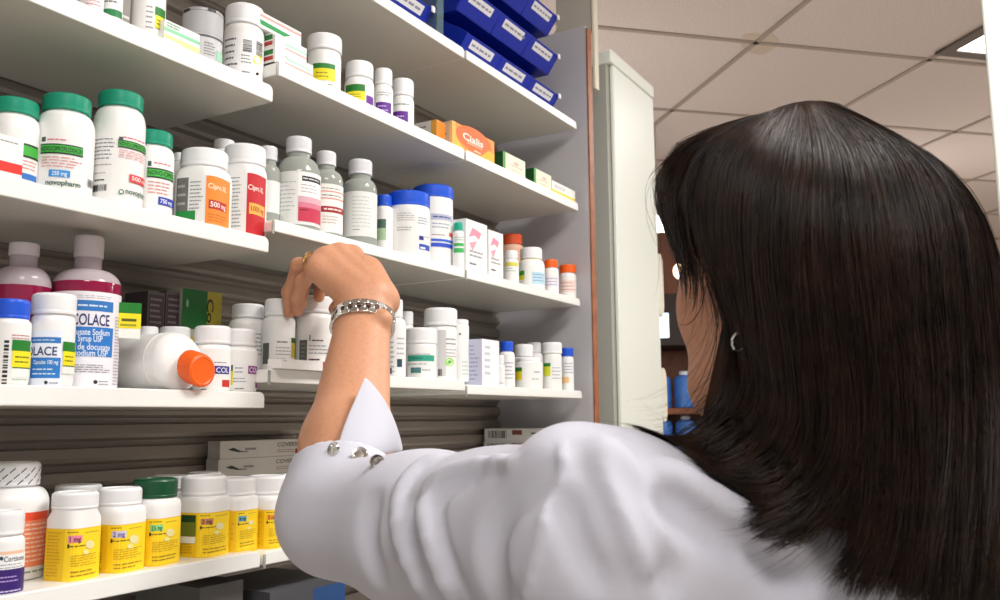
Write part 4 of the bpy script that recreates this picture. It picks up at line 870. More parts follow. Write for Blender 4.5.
# ================================================================ the woman
import openvdb
class Field:
    """signed distance field on a regular grid; shapes are blended into it smoothly"""
    def __init__(s, lo, hi, h):
        s.lo = np.array(lo, float); s.h = h; s.n = np.ceil((np.array(hi) - s.lo) / h).astype(int) + 1
        s.ax = [(s.lo[i] + h * np.arange(s.n[i])).astype(np.float32) for i in range(3)]
        s.d = np.full(s.n, 1.0, np.float32)
    def win(s, lo, hi, pad):
        a = np.maximum(0, np.floor((np.asarray(lo) - pad - s.lo) / s.h).astype(int)); b = np.minimum(s.n, np.ceil((np.asarray(hi) + pad - s.lo) / s.h).astype(int) + 1)
        if np.any(b <= a): return None
        sl = tuple(slice(i, j) for i, j in zip(a, b))
        X = s.ax[0][sl[0]][:, None, None]; Y = s.ax[1][sl[1]][None, :, None]; Z = s.ax[2][sl[2]][None, None, :]
        return sl, X, Y, Z
    def mix(s, sl, d, k, op):
        a = s.d[sl]
        if op == 'sub': d = -d
        if k <= 0: s.d[sl] = np.minimum(a, d) if op == 'add' else np.maximum(a, d); return
        sg = 1 if op == 'add' else -1
        h = np.clip(k - np.abs(a - d), 0, None) / k
        s.d[sl] = (np.minimum(a, d) if op == 'add' else np.maximum(a, d)) - sg * h * h * k * .25
    def cap(s, a, b, ra, rb=None, k=.01, op='add', flat=None):
        """tapered limb from a to b; flat=(axis, factor) squeezes it along a unit axis"""
        rb = ra if rb is None else rb; a = np.asarray(a, float); b = np.asarray(b, float); R_ = max(ra, rb)
        w = s.win(np.minimum(a, b) - R_ * 1.3, np.maximum(a, b) + R_ * 1.3, k + .02)
        if w is None: return
        sl, X, Y, Z = w; ba = b - a; L = max(ba @ ba, 1e-12)
        px, py, pz = X - np.float32(a[0]), Y - np.float32(a[1]), Z - np.float32(a[2])
        t = np.clip((px * ba[0] + py * ba[1] + pz * ba[2]) / L, 0, 1).astype(np.float32)
        dx, dy, dz = px - t * np.float32(ba[0]), py - t * np.float32(ba[1]), pz - t * np.float32(ba[2])
        q = dx * dx + dy * dy + dz * dz
        if flat is not None:
            n, f = flat; n = np.asarray(n) / np.linalg.norm(n)
            c = dx * np.float32(n[0]) + dy * np.float32(n[1]) + dz * np.float32(n[2]); q = q + c * c * np.float32(f * f - 1)
        d = np.sqrt(q) - (np.float32(ra) + np.float32(rb - ra) * t)
        s.mix(sl, d.astype(np.float32), k, op)
    def ell(s, c, A, r, k=.01, op='add'):
        """ellipsoid: centre, 3 unit axes (rows), radii"""
        c = np.asarray(c, float); R_ = max(r); w = s.win(c - R_, c + R_, k + .02)
        if w is None: return
        sl, X, Y, Z = w; px, py, pz = X - np.float32(c[0]), Y - np.float32(c[1]), Z - np.float32(c[2])
        q1 = 0; q2 = 0
        for n, q in zip(A, r):
            u = px * np.float32(n[0]) + py * np.float32(n[1]) + pz * np.float32(n[2]); q1 = q1 + (u / q) ** 2; q2 = q2 + (u / (q * q)) ** 2
        k0 = np.sqrt(q1); k1 = np.sqrt(q2) + 1e-6
        s.mix(sl, (k0 * (k0 - 1) / k1).astype(np.float32), k, op)
    def half(s, p, n, lo, hi, k=.004, op='sub'):
        """cut away (or keep) a half space inside a window"""
        w = s.win(lo, hi, 0); 
        if w is None: return
        sl, X, Y, Z = w; n = np.asarray(n) / np.linalg.norm(n)
        d = (X - p[0]) * n[0] + (Y - p[1]) * n[1] + (Z - p[2]) * n[2]
        s.mix(sl, (-d).astype(np.float32), k, op)
    def sample(s, p):
        q = (np.asarray(p) - s.lo) / s.h; i = np.floor(q).astype(int)
        if np.any(i < 0) or np.any(i >= s.n - 1): return 1.0
        f = q - i; c = s.d[i[0]:i[0] + 2, i[1]:i[1] + 2, i[2]:i[2] + 2]
        c = c[0] * (1 - f[0]) + c[1] * f[0]; c = c[0] * (1 - f[1]) + c[1] * f[1]; return float(c[0] * (1 - f[2]) + c[1] * f[2])
    def surf(s, px, py, d0=.3, d1=1.4):
        r = ray(px, py); t = d0
        while t < d1:
            v = s.sample(CO + r * t)
            if v < .0006: return CO + r * t, t
            t += max(.0008, min(v, .02) * .7)
        return None, None
    def grad(s, p):
        e = s.h * 1.5; g = np.array([s.sample(p + e * np.eye(3)[i]) - s.sample(p - e * np.eye(3)[i]) for i in range(3)]); return g / max(1e-9, np.linalg.norm(g))
    def mesh(s, name, m, parent, origin):
        g = openvdb.FloatGrid(1.0); g.copyFromArray(s.d); 
        pts, _t, qd = (lambda r: (r[0], None, r[1]) if len(r) == 2 else r)(g.convertToQuads(0.0)) if hasattr(g, 'convertToQuads') else g.convertToPolygons(0.0)
        v = np.asarray(pts, float) * s.h + s.lo - np.asarray(origin)
        me = bpy.data.meshes.new(name); q = np.asarray(qd)[:, ::-1]
        me.from_pydata(v.tolist(), [], q.tolist()); me.materials.append(m)
        me.polygons.foreach_set('use_smooth', [True] * len(me.polygons)); me.update()
        o = bpy.data.objects.new(name, me); col.objects.link(o); o.parent = parent
        return o
PO = np.array([P(800, 450, .63)[0], P(800, 450, .63)[1], 0.0])
woman = empty('person', tuple(PO), 'dark haired woman in a white lab coat reaching up to the shelves, seen from behind', 'person')
def nv(v): v = np.asarray(v, float); return v / np.linalg.norm(v)
M_SKIN = mat('skin', 'cc9473', 0.48, sss=.1, bump=(260, .12, .001), var=(240, 'c58c6b', .30, .52))
# ---- head frame
PHI = YAW + R(31)
fd = nv([math.cos(PHI), math.sin(PHI), .10]); ld = nv([-math.sin(PHI), math.cos(PHI), 0.0]); ud = np.cross(fd, ld); ud = nv(ud)
H = P(806, 292, .672)
def hp(f, l, u): return H + fd * f + ld * l + ud * u
AX = (fd, ld, ud)
# ---- joints of the raised left arm
Sj, Ej, Wj = P(588, 530, .565), P(338, 512, .775), P(363, 322, .945)
Nk = P(800, 462, .635)
B = Field(P(760, 400, .72) - [.30, .24, .22], [1.30, .80, 1.69], .0019)
lo_ = np.minimum.reduce([Sj, Ej, Wj, H, P(290, 330, 1.05)]) - .16; hi_ = np.maximum.reduce([Sj, Ej, Wj, H, P(290, 250, 1.05)]) + .14
lo_[2] = 1.15; B = Field(lo_, hi_, .0020)
# skull, face
B.ell(hp(-.012, 0, .020), AX, (.092, .073, .094), .01)
B.ell(hp(.020, 0, -.030), AX, (.070, .066, .090), .03)
B.ell(hp(.052, 0, -.078), AX, (.032, .044, .034), .03)                # chin
B.cap(hp(.040, .046, -.074), hp(-.012, .060, -.048), .018, .019, .03)  # jaw, both sides
B.cap(hp(.040, -.046, -.074), hp(-.012, -.060, -.048), .018, .019, .03)
for s in (-1, 1):
    B.ell(hp(.060, s * .040, -.022), AX, (.018, .016, .018), .03)      # cheekbone
    B.cap(hp(.088, s * .012, .026), hp(.072, s * .048, .024), .008, .006, .012)   # brow
    B.ell(hp(.094, s * .031, .006), AX, (.012, .015, .011), .007, 'sub')  # eye socket
    B.ell(hp(.078, s * .031, .005), AX, (.0135, .0135, .0125), .003)      # eyeball
    B.cap(hp(.0905, s * .020, .009), hp(.086, s * .043, .008), .0022, .0022, .003)   # upper lid
    B.ell(hp(.056, s * .050, .000), AX, (.020, .014, .030), .02)       # temple
    # ear
    B.ell(hp(-.012, s * .077, -.002), (nv(fd + .0 * ld), nv(ld + .35 * s * -fd), ud), (.018, .007, .031), .005)
    B.ell(hp(-.008, s * .083, .002), AX, (.009, .005, .016), .004, 'sub')
    B.ell(hp(-.006, s * .076, -.030), AX, (.008, .005, .009), .006)
B.cap(hp(.092, 0, .018), hp(.112, 0, -.022), .006, .0095, .010)          # nose
for s in (-1, 1): B.ell(hp(.098, s * .011, -.024), AX, (.010, .008, .008), .006)
B.cap(hp(.086, -.016, -.048), hp(.086, .016, -.048), .0065, .0065, .007)   # lips
B.cap(hp(.084, -.014, -.058), hp(.084, .014, -.058), .007, .007, .006)
B.cap(hp(.0945, -.018, -.053), hp(.0945, .018, -.053), .002, .002, .003, 'sub')
# neck and upper trunk (under the coat)
B.cap(hp(-.030, 0, -.060), Nk + [0, 0, -.02], .054, .058, .03)
up_dir = np.array([0, 0, 1.0])
Rs = Nk + nv(np.array([CR[0], CR[1], 0]) * .93 + np.array([CF[0], CF[1], 0]) * .36) * .165 + [0, 0, -.055]
B.cap(Nk + [0, 0, -.065], Sj + (Nk - Sj) * .25 + [0, 0, -.02], .05, .045, .03)
B.cap(Nk + [0, 0, -.065], Rs, .05, .045, .03)
B.ell(Nk + [0, 0, -.17] + nv([CF[0], CF[1], 0]) * .0, (nv([CR[0], CR[1], 0]), nv([CF[0], CF[1], 0]), up_dir), (.13, .085, .14), .03)
# arm: upper arm, elbow, forearm
B.cap(Sj, Ej, .038, .034, .02)
fa = nv(Wj - Ej)
side = nv(np.cross(fa, CF)); side = side if side @ CR > 0 else -side       # across the wrist, toward picture right
nrm = nv(np.cross(side, fa)); nrm = nrm if nrm @ CF < 0 else -nrm          # out of the back of the wrist, toward the camera
mid = Ej + (Wj - Ej) * .32
B.cap(Ej, mid, .040, .0400, .02); B.cap(mid, Wj, .0400, .0285, .02, flat=(nrm, 1.22))
# hand
def hpnt(x, y, d): return P(x, y, d)
W1 = P(363, 306, .957)
B.cap(Wj, W1, .0285, .0290, .012, flat=(nrm, 1.35))
mcp = {'index': hpnt(352, 258, 1.022), 'middle': hpnt(338, 256, 1.012), 'ring': hpnt(325, 260, 1.000), 'little': hpnt(318, 270, .987)}
hn = nv(np.cross(mcp['little'] - mcp['index'], W1 - mcp['middle'])); hn = hn if hn @ np.array([0, 0, 1.0]) > 0 else -hn
roots = {'index': P(379, 290, .975), 'middle': P(370, 290, .970), 'ring': P(361, 293, .962), 'little': P(354, 297, .955)}
for k_, q_ in mcp.items():
    B.cap(W1 * .35 + roots[k_] * .65, q_, .0165 if k_ != 'little' else .0140, .0115, .012)
B.ell((mcp['middle'] * .5 + mcp['index'] * .5 + W1) / 2 + hn * -.004, (nv(mcp['middle'] - W1), nv(mcp['index'] - mcp['little']), hn), (.042, .030, .015), .014)
B.cap(P(380, 294, .965), P(370, 270, 1.0), .0125, .0125, .02)                 # edge of the hand toward the thumb
fing = {'index': [(333, 262, 1.055), (322, 282, 1.072), (319, 297, 1.074)],
        'middle': [(312, 263, 1.048), (302, 288, 1.062), (301, 304, 1.064)],
        'ring': [(299, 266, 1.026), (289, 292, 1.042), (289, 313, 1.046)],
        'little': [(303, 281, 1.012), (297, 299, 1.024), (298, 312, 1.030)]}
frad = {'index': (.0098, .0090, .0080, .0066), 'middle': (.0100, .0092, .0082, .0068), 'ring': (.0094, .0088, .0078, .0064), 'little': (.0084, .0076, .0068, .0056)}
ringpts = None
for k_, pts_ in fing.items():
    ch = [mcp[k_]] + [P(*q) for q in pts_]; rr_ = frad[k_]
    B.cap(ch[0] + hn * .0015, ch[0] + hn * .002, .0118, .0118, .010)            # knuckle
    for i in range(3): B.cap(ch[i], ch[i + 1], rr_[i], rr_[i + 1], .0035 if i else .007)
    for i in (1, 2): B.ell(ch[i], AX, (rr_[i] * 1.06,) * 3, .004)
    if k_ == 'ring': ringpts = (ch[0] + (ch[1] - ch[0]) * .5, nv(ch[1] - ch[0]), .0118)
# thumb leaves the side of the palm near its base and closes on the cap
th = [P(384, 302, .975), P(360, 294, 1.010), P(344, 300, 1.045), P(335, 309, 1.062)]
for i, (a_, b_) in enumerate(((.0165, .0125), (.0125, .0105), (.0105, .0078))): B.cap(th[i], th[i + 1], a_, b_, .010 if i == 0 else .004)
# tendons and wrist bone
for k_ in ('index', 'middle', 'ring'):
    a_ = mcp[k_] + hn * .008; b_ = roots[k_] + hn * .012
    B.cap(a_, b_, .0035, .003, .010)
B.ell(P(384, 318, .925), AX, (.008, .008, .008), .012)
body = B.mesh('body', M_SKIN, woman, PO)
# ---- lab coat
M_COAT = mat('white_coat_cotton', 'c8c8d3', 0.85, bump=(900, .25, .0006), spec=.2)
lo2 = np.minimum.reduce([Sj, Ej, Rs, P(275, 600, .75)]) - .12; hi2 = np.maximum.reduce([Sj, Ej, Rs]) + .14
lo2[2] = .70; hi2[2] = 1.52
K = Field(lo2, hi2, .0034)
fx = nv([CF[0], CF[1], 0]); rx_ = nv([CR[0], CR[1], 0])
tf = nv(Rs - Sj); tf = nv([tf[0], tf[1], 0]); tn = np.array([-tf[1], tf[0], 0]); tn = tn if tn @ fx > 0 else -tn   # across the shoulders, out of the chest
TA = (tf, tn, up_dir)
Tc = Nk * .5 + (Sj + Rs) * .25; Tc = np.array([Nk[0], Nk[1], 0]) + tn * .01
def tp(a, f, z): return np.array([Tc[0], Tc[1], z]) + tf * a + tn * f
# trunk
K.ell(tp(.0, 0, 1.13), TA, (.180, .112, .23), .05)
K.ell(tp(.0, 0, 1.02), TA, (.175, .125, .30), .06)
K.ell(tp(.0, 0, .82), TA, (.190, .140, .25), .06)
# shoulders and back yoke
K.cap(P(800, 572, .625), P(620, 556, .572), .066, .070, .03)
K.cap(P(800, 572, .625), Rs + [0, 0, -.03], .068, .070, .03)
K.cap(P(800, 540, .64), P(800, 600, .64), .062, .075, .03)
# right sleeve hanging down, hand in the pocket
Re = Rs + [.05 * tf[0], .05 * tf[1], -.27]; Rw = Re + tn * .13 + np.array([-.03 * tf[0], -.03 * tf[1], -.17])
K.cap(Rs, Re, .068, .058, .03); K.cap(Re, Rw, .058, .050, .03)
# left sleeve: upper arm, elbow, folded cuff
S0 = P(600, 545, .560); S1 = P(500, 541, .640); S2 = P(425, 531, .708); E0 = P(338, 515, .772)
K.cap(S0, S1, .0715, .0630, .03); K.cap(S1, S2, .0630, .0600, .02); K.cap(S2, E0, .0600, .0500, .02)
E1 = E0 + fa * .040
K.cap(E0, E1, .0500, .0490, .015)
K.half(E0 + fa * .046, fa, E0 - .12, E0 + .12, .004)
# hollow of the cuff round the forearm
K.cap(E0 + fa * .015, E0 + fa * .12, .0425, .0440, .004, 'sub', flat=(nrm, 1.06))
# armhole seam: peak of the sleeve head
def rid(pts, r, k=.012, lift=0.0, op='add', ends=True):
    """ridge or crease of cloth along photo pixels, laid on the surface"""
    q = []
    for x, y in pts:
        p, t = K.surf(x, y)
        if p is None: continue
        q.append(p + K.grad(p) * lift)
    n = len(q)
    for i in range(n - 1):
        ra = r * (0.45 if ends and i == 0 else 1); rb2 = r * (0.45 if ends and i == n - 2 else 1)
        K.cap(q[i], q[i + 1], ra, rb2, k, op)
def dens(pts, n=10):
    p = np.array(pts, float); t = np.linspace(0, 1, len(p)); u = np.linspace(0, 1, n)
    # smooth Catmull style resampling
    out = []
    for a in u:
        i = min(int(a * (len(p) - 1)), len(p) - 2); f = a * (len(p) - 1) - i
        p0, p1, p2, p3 = p[max(i - 1, 0)], p[i], p[i + 1], p[min(i + 2, len(p) - 1)]
        out.append(tuple(.5 * (2 * p1 + (p2 - p0) * f + (2 * p0 - 5 * p1 + 4 * p2 - p3) * f * f + (3 * p1 - p0 - 3 * p2 + p3) * f ** 3)))
    return out
# raised sleeve head
K.cap(P(566, 500, .540), P(562, 474, .550), .018, .015, .035)
K.cap(P(606, 488, .556), P(570, 472, .552), .013, .014, .035)
rid(dens([(561, 446), (548, 500), (532, 560), (522, 598)], 10), .0030, .006, .0010)
rid(dens([(553, 446), (540, 500), (524, 560), (514, 598)], 10), .0022, .008, .0020, 'sub')
# folds of the upper sleeve where it gathers above the elbow
rid(dens([(512, 463), (470, 467), (438, 480), (424, 505), (432, 546), (452, 600)], 14), .0042, .009, .0002)
rid(dens([(480, 481), (452, 490), (439, 510), (446, 548), (470, 600)], 12), .0026, .007, .0020, 'sub')
rid(dens([(440, 458), (416, 471), (399, 500), (402, 546), (428, 600)], 12), .0036, .009, .0002)
rid(dens([(428, 478), (411, 505), (416, 548), (441, 600)], 10), .0030, .007, .0016, 'sub')
rid(dens([(540, 475), (505, 505), (488, 545), (497, 600)], 8), .0028, .022, .0030, 'sub')
rid(dens([(372, 500), (366, 535), (378, 580)], 8), .0026, .016, .0026, 'sub')
# folds of the back
rid(dens([(604, 446), (622, 480), (640, 520), (650, 560)], 9), .0030, .020, -.001)
rid(dens([(622, 462), (642, 500), (662, 545), (672, 590)], 9), .0028, .014, .0027, 'sub')
rid(dens([(660, 470), (720, 505), (800, 545)], 9), .0036, .018, .000)
rid(dens([(660, 500), (720, 540), (800, 575)], 9), .0034, .016, .003, 'sub')
rid(dens([(565, 500), (575, 540), (600, 585)], 7), .0030, .014, .003, 'sub')
# neck opening
K.cap(P(800, 505, .645), P(800, 380, .655), .052, .066, .006, 'sub')
coat = K.mesh('coat', M_COAT, woman, PO)
# pointed tab of the turned back cuff, standing along the forearm
outl = [((365, 377), (366, 378)), ((357, 395), (378, 390)), ((349, 412), (388, 405)), ((342, 430), (397, 425)), ((337, 447), (402, 443)), ((337, 460), (404, 452))]
mb = MB(); vs = []; nc = 9
fr = [.005, .004, .003, .002, .000, -.004]
for j, (a_, b_) in enumerate(outl):
    for i in range(nc):
        f_ = i / (nc - 1); x_ = a_[0] + (b_[0] - a_[0]) * f_; y_ = a_[1] + (b_[1] - a_[1]) * f_
        # lies a little outside the round of the forearm
        pa = Ej + fa * (((P(x_, y_, .86) - Ej) @ fa))
        t_ = (P(0, 0, 1) - CO) @ CF
        r_ = ray(x_, y_); w_ = CO - pa; aa = r_ - fa * (r_ @ fa); ww = w_ - fa * (w_ @ fa)
        rad_ = .0465 + fr[j]; A_ = aa @ aa; B_ = aa @ ww; C_ = ww @ ww - rad_ ** 2; D_ = B_ * B_ - A_ * C_
        d_ = (-B_ - math.sqrt(max(D_, 0))) / A_
        vs.append(CO + r_ * d_ - PO)
fs = [(j * nc + i, (j + 1) * nc + i, (j + 1) * nc + i + 1, j * nc + i + 1) for j in range(len(outl) - 1) for i in range(nc - 1)]
mb.add(vs, fs, M_COAT); tab = mb.build('cuff_tab', coat, smooth=60)
md = tab.modifiers.new('thick', 'SOLIDIFY'); md.thickness = .0022; md.offset = 0
md = tab.modifiers.new('sub', 'SUBSURF'); md.levels = 2; md.render_levels = 2
# metal snaps on the cuff
def disc(parent, c, n, r, name):
    n = nv(n); a_ = nv(np.cross(n, [.3, .2, .9])); b_ = np.cross(n, a_)
    mb = MB()
    prof = [(r * .25, .0006), (r * .55, .0005), (r * .62, .0016), (r * .9, .0018), (r, .0008), (r, -.001)]
    vs = []; fs = []; sg = 24
    for q, z in prof:
        for k in range(sg):
            t = 2 * math.pi * k / sg; vs.append(c + a_ * (q * math.cos(t)) + b_ * (q * math.sin(t)) + n * z - PO)
    for i in range(len(prof) - 1):
        for k in range(sg): k2 = (k + 1) % sg; fs.append((i * sg + k2, i * sg + k, (i + 1) * sg + k, (i + 1) * sg + k2))
    fs.append(tuple(range(sg)))
    mb.add(vs, fs, M_STEEL); return mb.build(name, parent, smooth=40)
for x_, y_, r_, tl in ((360, 455, .0072, 0), (335, 449, .0062, -1), (377, 462, .0062, 1)):
    p_, t_ = K.surf(x_, y_)
    if p_ is not None:
        n_ = nv(K.grad(p_) * .5 - CF + CR * tl * .9 + fa * .2); disc(coat, p_ + n_ * .0012 - CF * .002, n_, r_, 'snap_button')
# ---- steel link bracelet round the wrist
br = empty('bracelet', (0, 0, 0), None, None); br.parent = woman
bc = Wj + fa * -.002; ra_, rb_ = .0325, .0262; M_DKSTEEL = mat('dark_steel_gap', '3a3836', .35, metal=.8)
mb = MB(); ringv = []
NL = 22
def ringp(t, q=0, lift=0): return bc + side * ((ra_ + lift) * math.cos(t)) + nrm * ((rb_ + lift) * math.sin(t)) + fa * q - PO
mb.tube([ringp(2 * math.pi * i / 44, 0, -.0016) for i in range(44)], .0022, M_DKSTEEL, 8, closed=True); mb.build('band', br)
for i in range(NL):
    t = 2 * math.pi * i / NL; c_ = ringp(t); tg = nv(ringp(t + .05) - ringp(t - .05)); rn_ = nv(np.cross(tg, fa)); rn_ = rn_ if rn_ @ (c_ + PO - bc) > 0 else -rn_
    mb = MB()
    for q in (-.0062, .0062): mb.obox(c_ + fa * q, tg * .0042, fa * .0032, rn_ * .0017, M_STEEL)
    mb.obox(c_ + tg * .0006, tg * .0022, fa * .0034, rn_ * .0014, M_STEEL)
    mb.build('link', br, bevel=.0006)
# ring and earring
c_, ax_, r_ = ringpts; a_ = nv(np.cross(ax_, [.2, .1, 1])); b_ = np.cross(ax_, a_)
mb = MB(); mb.tube([c_ + a_ * r_ * math.cos(2 * math.pi * i / 28) + b_ * r_ * math.sin(2 * math.pi * i / 28) - PO for i in range(28)], .0015, mat('gold', 'e2c27a', .2, metal=1.0), 8, closed=True)
mb.build('finger_ring', woman)
ec = P(739, 343, H is None or .60)
ep, et = B.surf(741, 341)
ec = P(739, 342, .594)
mb = MB(); mb.tube([ec + CR * .0045 * math.cos(2 * math.pi * i / 20) + CU * .006 * math.sin(2 * math.pi * i / 20) - PO for i in range(20)], .0011, M_STEEL, 8, closed=True); mb.build('earring', woman)
# trousers and shoes (below the picture)
M_TR = mat('dark_trousers', '2a2c33', .8); M_SH = mat('black_shoe', '1a1a1c', .4)
L = Field(tp(0, 0, 0) - [.28, .28, 0], tp(0, 0, .95) + [.28, .28, 0], .008)
for s in (-1, 1):
    L.cap(tp(s * .085, 0, .82), tp(s * .085, .01, .47), .085, .062, .04); L.cap(tp(s * .085, .01, .47), tp(s * .09, -.01, .07), .060, .052, .03)
L.cap(tp(-.06, 0, .86), tp(.06, 0, .86), .11, .11, .05)
L.half(tp(0, 0, .05), (0, 0, -1), tp(0, 0, 0) - [.28, .28, 0], tp(0, 0, .2) + [.28, .28, 0], .004)
L.mesh('trousers', M_TR, woman, PO)
for s in (-1, 1):
    S_ = Field(tp(s * .09, .05, .0) - .2, tp(s * .09, .05, .1) + .2, .005)
    S_.cap(tp(s * .09, -.035, .035), tp(s * .095, .15, .028), .036, .034, .02); S_.cap(tp(s * .09, -.03, .06), tp(s * .09, 0, .055), .034, .03, .02)
    S_.half(tp(0, 0, .0015), (0, 0, -1), tp(0, 0, -.2) - .5, tp(0, 0, .2) + .5, .002)
    S_.mesh('shoe', M_SH, woman, PO)
# ---- hair: guide locks from the parting, filled with thousands of strands
guides = [
 [(775,113,.690),(748,138,.725),(727,168,.742),(719,196,.745),(716,215,.74),(716,232,.735)],
 [(770,112,.675),(722,126,.690),(682,146,.702),(663,170,.705),(658,192,.700),(664,218,.692),(680,242,.684),(692,258,.680)],
 [(773,110,.665),(732,126,.660),(706,158,.655),(697,198,.650),(703,240,.642),(717,280,.632),(732,318,.622),(745,362,.612),(734,394,.606),(706,427,.602),(670,446,.596),(640,448,.592)],
 [(780,107,.655),(745,132,.632),(724,172,.620),(718,220,.612),(726,268,.606),(738,312,.600),(751,355,.596),(752,392,.594),(730,424,.592),(690,446,.588),(645,450,.584),(630,442,.582)],
 [(787,105,.650),(754,138,.608),(736,190,.592),(740,255,.584),(750,320,.580),(762,370,.578),(764,410,.578),(742,440,.578),(702,462,.574),(664,462,.570),(640,450,.568)],
 [(794,103,.648),(772,145,.586),(760,210,.565),(764,290,.556),(776,360,.556),(782,410,.556),(768,448,.556),(732,472,.556),(696,474,.556),(668,466,.556)],
 [(801,102,.648),(800,150,.570),(792,220,.545),(796,300,.538),(804,380,.540),(806,430,.542),(792,466,.542),(760,484,.540),(722,482,.540),(700,476,.540)],
 [(808,101,.648),(826,150,.562),(828,220,.534),(833,300,.528),(842,380,.530),(842,440,.530),(828,486,.528),(804,516,.524),(774,533,.522),(750,535,.522)],
 [(815,101,.650),(858,152,.566),(868,220,.534),(874,300,.526),(880,380,.528),(880,450,.526),(874,520,.520),(862,562,.516),(842,596,.512)],
 [(822,101,.654),(886,142,.586),(912,220,.552),(918,300,.542),(924,380,.540),(924,450,.532),(918,520,.522),(908,570,.516),(898,600,.512)],
 [(830,102,.660),(912,146,.612),(952,208,.586),(960,300,.574),(964,380,.568),(962,460,.556),(956,530,.544),(950,590,.534),(946,625,.53)],
 [(836,103,.668),(936,158,.640),(980,220,.628),(990,310,.620),(994,390,.612),(992,470,.596),(986,540,.582),(980,600,.572),(978,640,.57)],
 [(840,104,.676),(940,162,.680),(986,226,.685),(1004,310,.682),(1010,390,.674),(1010,470,.656),(1004,540,.640),(1000,600,.63)],
 [(838,107,.690),(920,172,.725),(962,236,.742),(982,310,.742),(988,390,.734),(986,470,.715),(980,540,.70)],
 [(825,110,.700),(880,165,.760),(915,230,.785),(932,300,.785),(938,380,.775),(936,450,.76)],
 [(805,112,.700),(830,150,.765),(850,200,.795),(862,250,.800),(868,290,.80)],
 [(788,113,.697),(785,145,.750),(782,180,.772),(780,208,.776),(780,228,.776)]]
NP = 26
def resamp(g):
    p = np.array([P(*q) for q in g]); out = []
    for a in np.linspace(0, 1, NP):
        i = min(int(a * (len(p) - 1)), len(p) - 2); f = a * (len(p) - 1) - i
        p0, p1, p2, p3 = p[max(i - 1, 0)], p[i], p[i + 1], p[min(i + 2, len(p) - 1)]
        out.append(.5 * (2 * p1 + (p2 - p0) * f + (2 * p0 - 5 * p1 + 4 * p2 - p3) * f * f + (3 * p1 - p0 - 3 * p2 + p3) * f ** 3))
    return np.array(out)
Gd = np.array([resamp(g) for g in guides])            # guides x points x 3
NG_ = len(guides)
def lock(u):
    """the lock at fraction u (0..NG-1) round the head, Catmull-Rom across the guides (the ring closes at the brow)"""
    i = int(math.floor(u)) % NG_; f = u - math.floor(u)
    p0, p1, p2, p3 = Gd[(i - 1) % NG_], Gd[i], Gd[(i + 1) % NG_], Gd[(i + 2) % NG_]
    m1, m2 = .35 * (p2 - p0), .35 * (p3 - p1); f2, f3 = f * f, f ** 3
    return (2 * f3 - 3 * f2 + 1) * p1 + (f3 - 2 * f2 + f) * m1 + (-2 * f3 + 3 * f2) * p2 + (f3 - f2) * m2
Hc = hp(-.005, 0, .01)
def inward(p, dist):
    """move a lock's points toward the head's long axis"""
    c = np.where(p[:, 2:3] > Hc[2], Hc, np.column_stack([np.full(len(p), Hc[0]), np.full(len(p), Hc[1]), p[:, 2]]))
    v = c - p; L_ = np.linalg.norm(v, axis=1, keepdims=True); return p + v / np.maximum(L_, 1e-6) * dist
M_HAIR = mat('dark_brown_hair', '321f14', 0.38, spec=.32, var=(45, '1a100a', .35, .65))
nt_ = M_HAIR.node_tree; M_HAIR.node_tree.nodes['Principled BSDF'].inputs['Anisotropic'].default_value = 0.0
V = []; Fc = []; nv_ = 0
def push_out(p, fld, clear):
    """lift hair that would sink into the coat onto its surface"""
    for _ in range(3):
        q = (p - fld.lo) / fld.h; ok = np.all((q > 2) & (q < fld.n - 4), axis=1); ix = np.where(ok)[0]
        def smp(q):
            i = np.floor(q).astype(int); f = (q - i).astype(np.float32); r = 0
            for a in (0, 1):
                for b in (0, 1):
                    for c in (0, 1):
                        w = (f[:, 0] if a else 1 - f[:, 0]) * (f[:, 1] if b else 1 - f[:, 1]) * (f[:, 2] if c else 1 - f[:, 2])
                        r = r + w * fld.d[i[:, 0] + a, i[:, 1] + b, i[:, 2] + c]
            return r
        d = smp(q[ix]); bad = d < clear; ix = ix[bad]
        if len(ix) == 0: break
        qb = q[ix]; g = np.stack([smp(qb + e) - smp(qb - e) for e in np.eye(3)], 1); g /= np.maximum(np.linalg.norm(g, axis=1, keepdims=True), 1e-6)
        p[ix] += g * np.minimum(clear - d[bad], .02)[:, None]
    return p
def strands(paths, rads):
    """three sided tubes for all strands at once"""
    global nv_
    paths = np.asarray(paths); n, m, _ = paths.shape
    for _ in range(2):
        paths = push_out(paths.reshape(-1, 3).copy(), K, .003).reshape(n, m, 3)
        paths[:, 1:-1] = .5 * paths[:, 1:-1] + .25 * (paths[:, :-2] + paths[:, 2:])
    tg = np.gradient(paths, axis=1); tg /= np.maximum(np.linalg.norm(tg, axis=2, keepdims=True), 1e-9)
    ref = np.array([.37, -.61, .70]); s_ = np.cross(tg, ref); s_ /= np.maximum(np.linalg.norm(s_, axis=2, keepdims=True), 1e-9); w_ = np.cross(tg, s_)
    tp_ = np.linspace(0, 1, m); taper = np.where(tp_ > .8, 1 - (tp_ - .8) / .2 * .85, 1.0)[None, :, None]
    out = np.empty((n, m, 3, 3))
    for k in range(3):
        a = 2 * math.pi * k / 3; out[:, :, k] = paths + (s_ * math.cos(a) + w_ * math.sin(a)) * rads[:, None, None] * taper
    idx = np.arange(n * m * 3).reshape(n, m, 3) + nv_
    for k in range(3):
        k2 = (k + 1) % 3; Fc.append(np.stack([idx[:, :-1, k], idx[:, :-1, k2], idx[:, 1:, k2], idx[:, 1:, k]], -1).reshape(-1, 4))
    V.append(out.reshape(-1, 3)); nv_ += n * m * 3
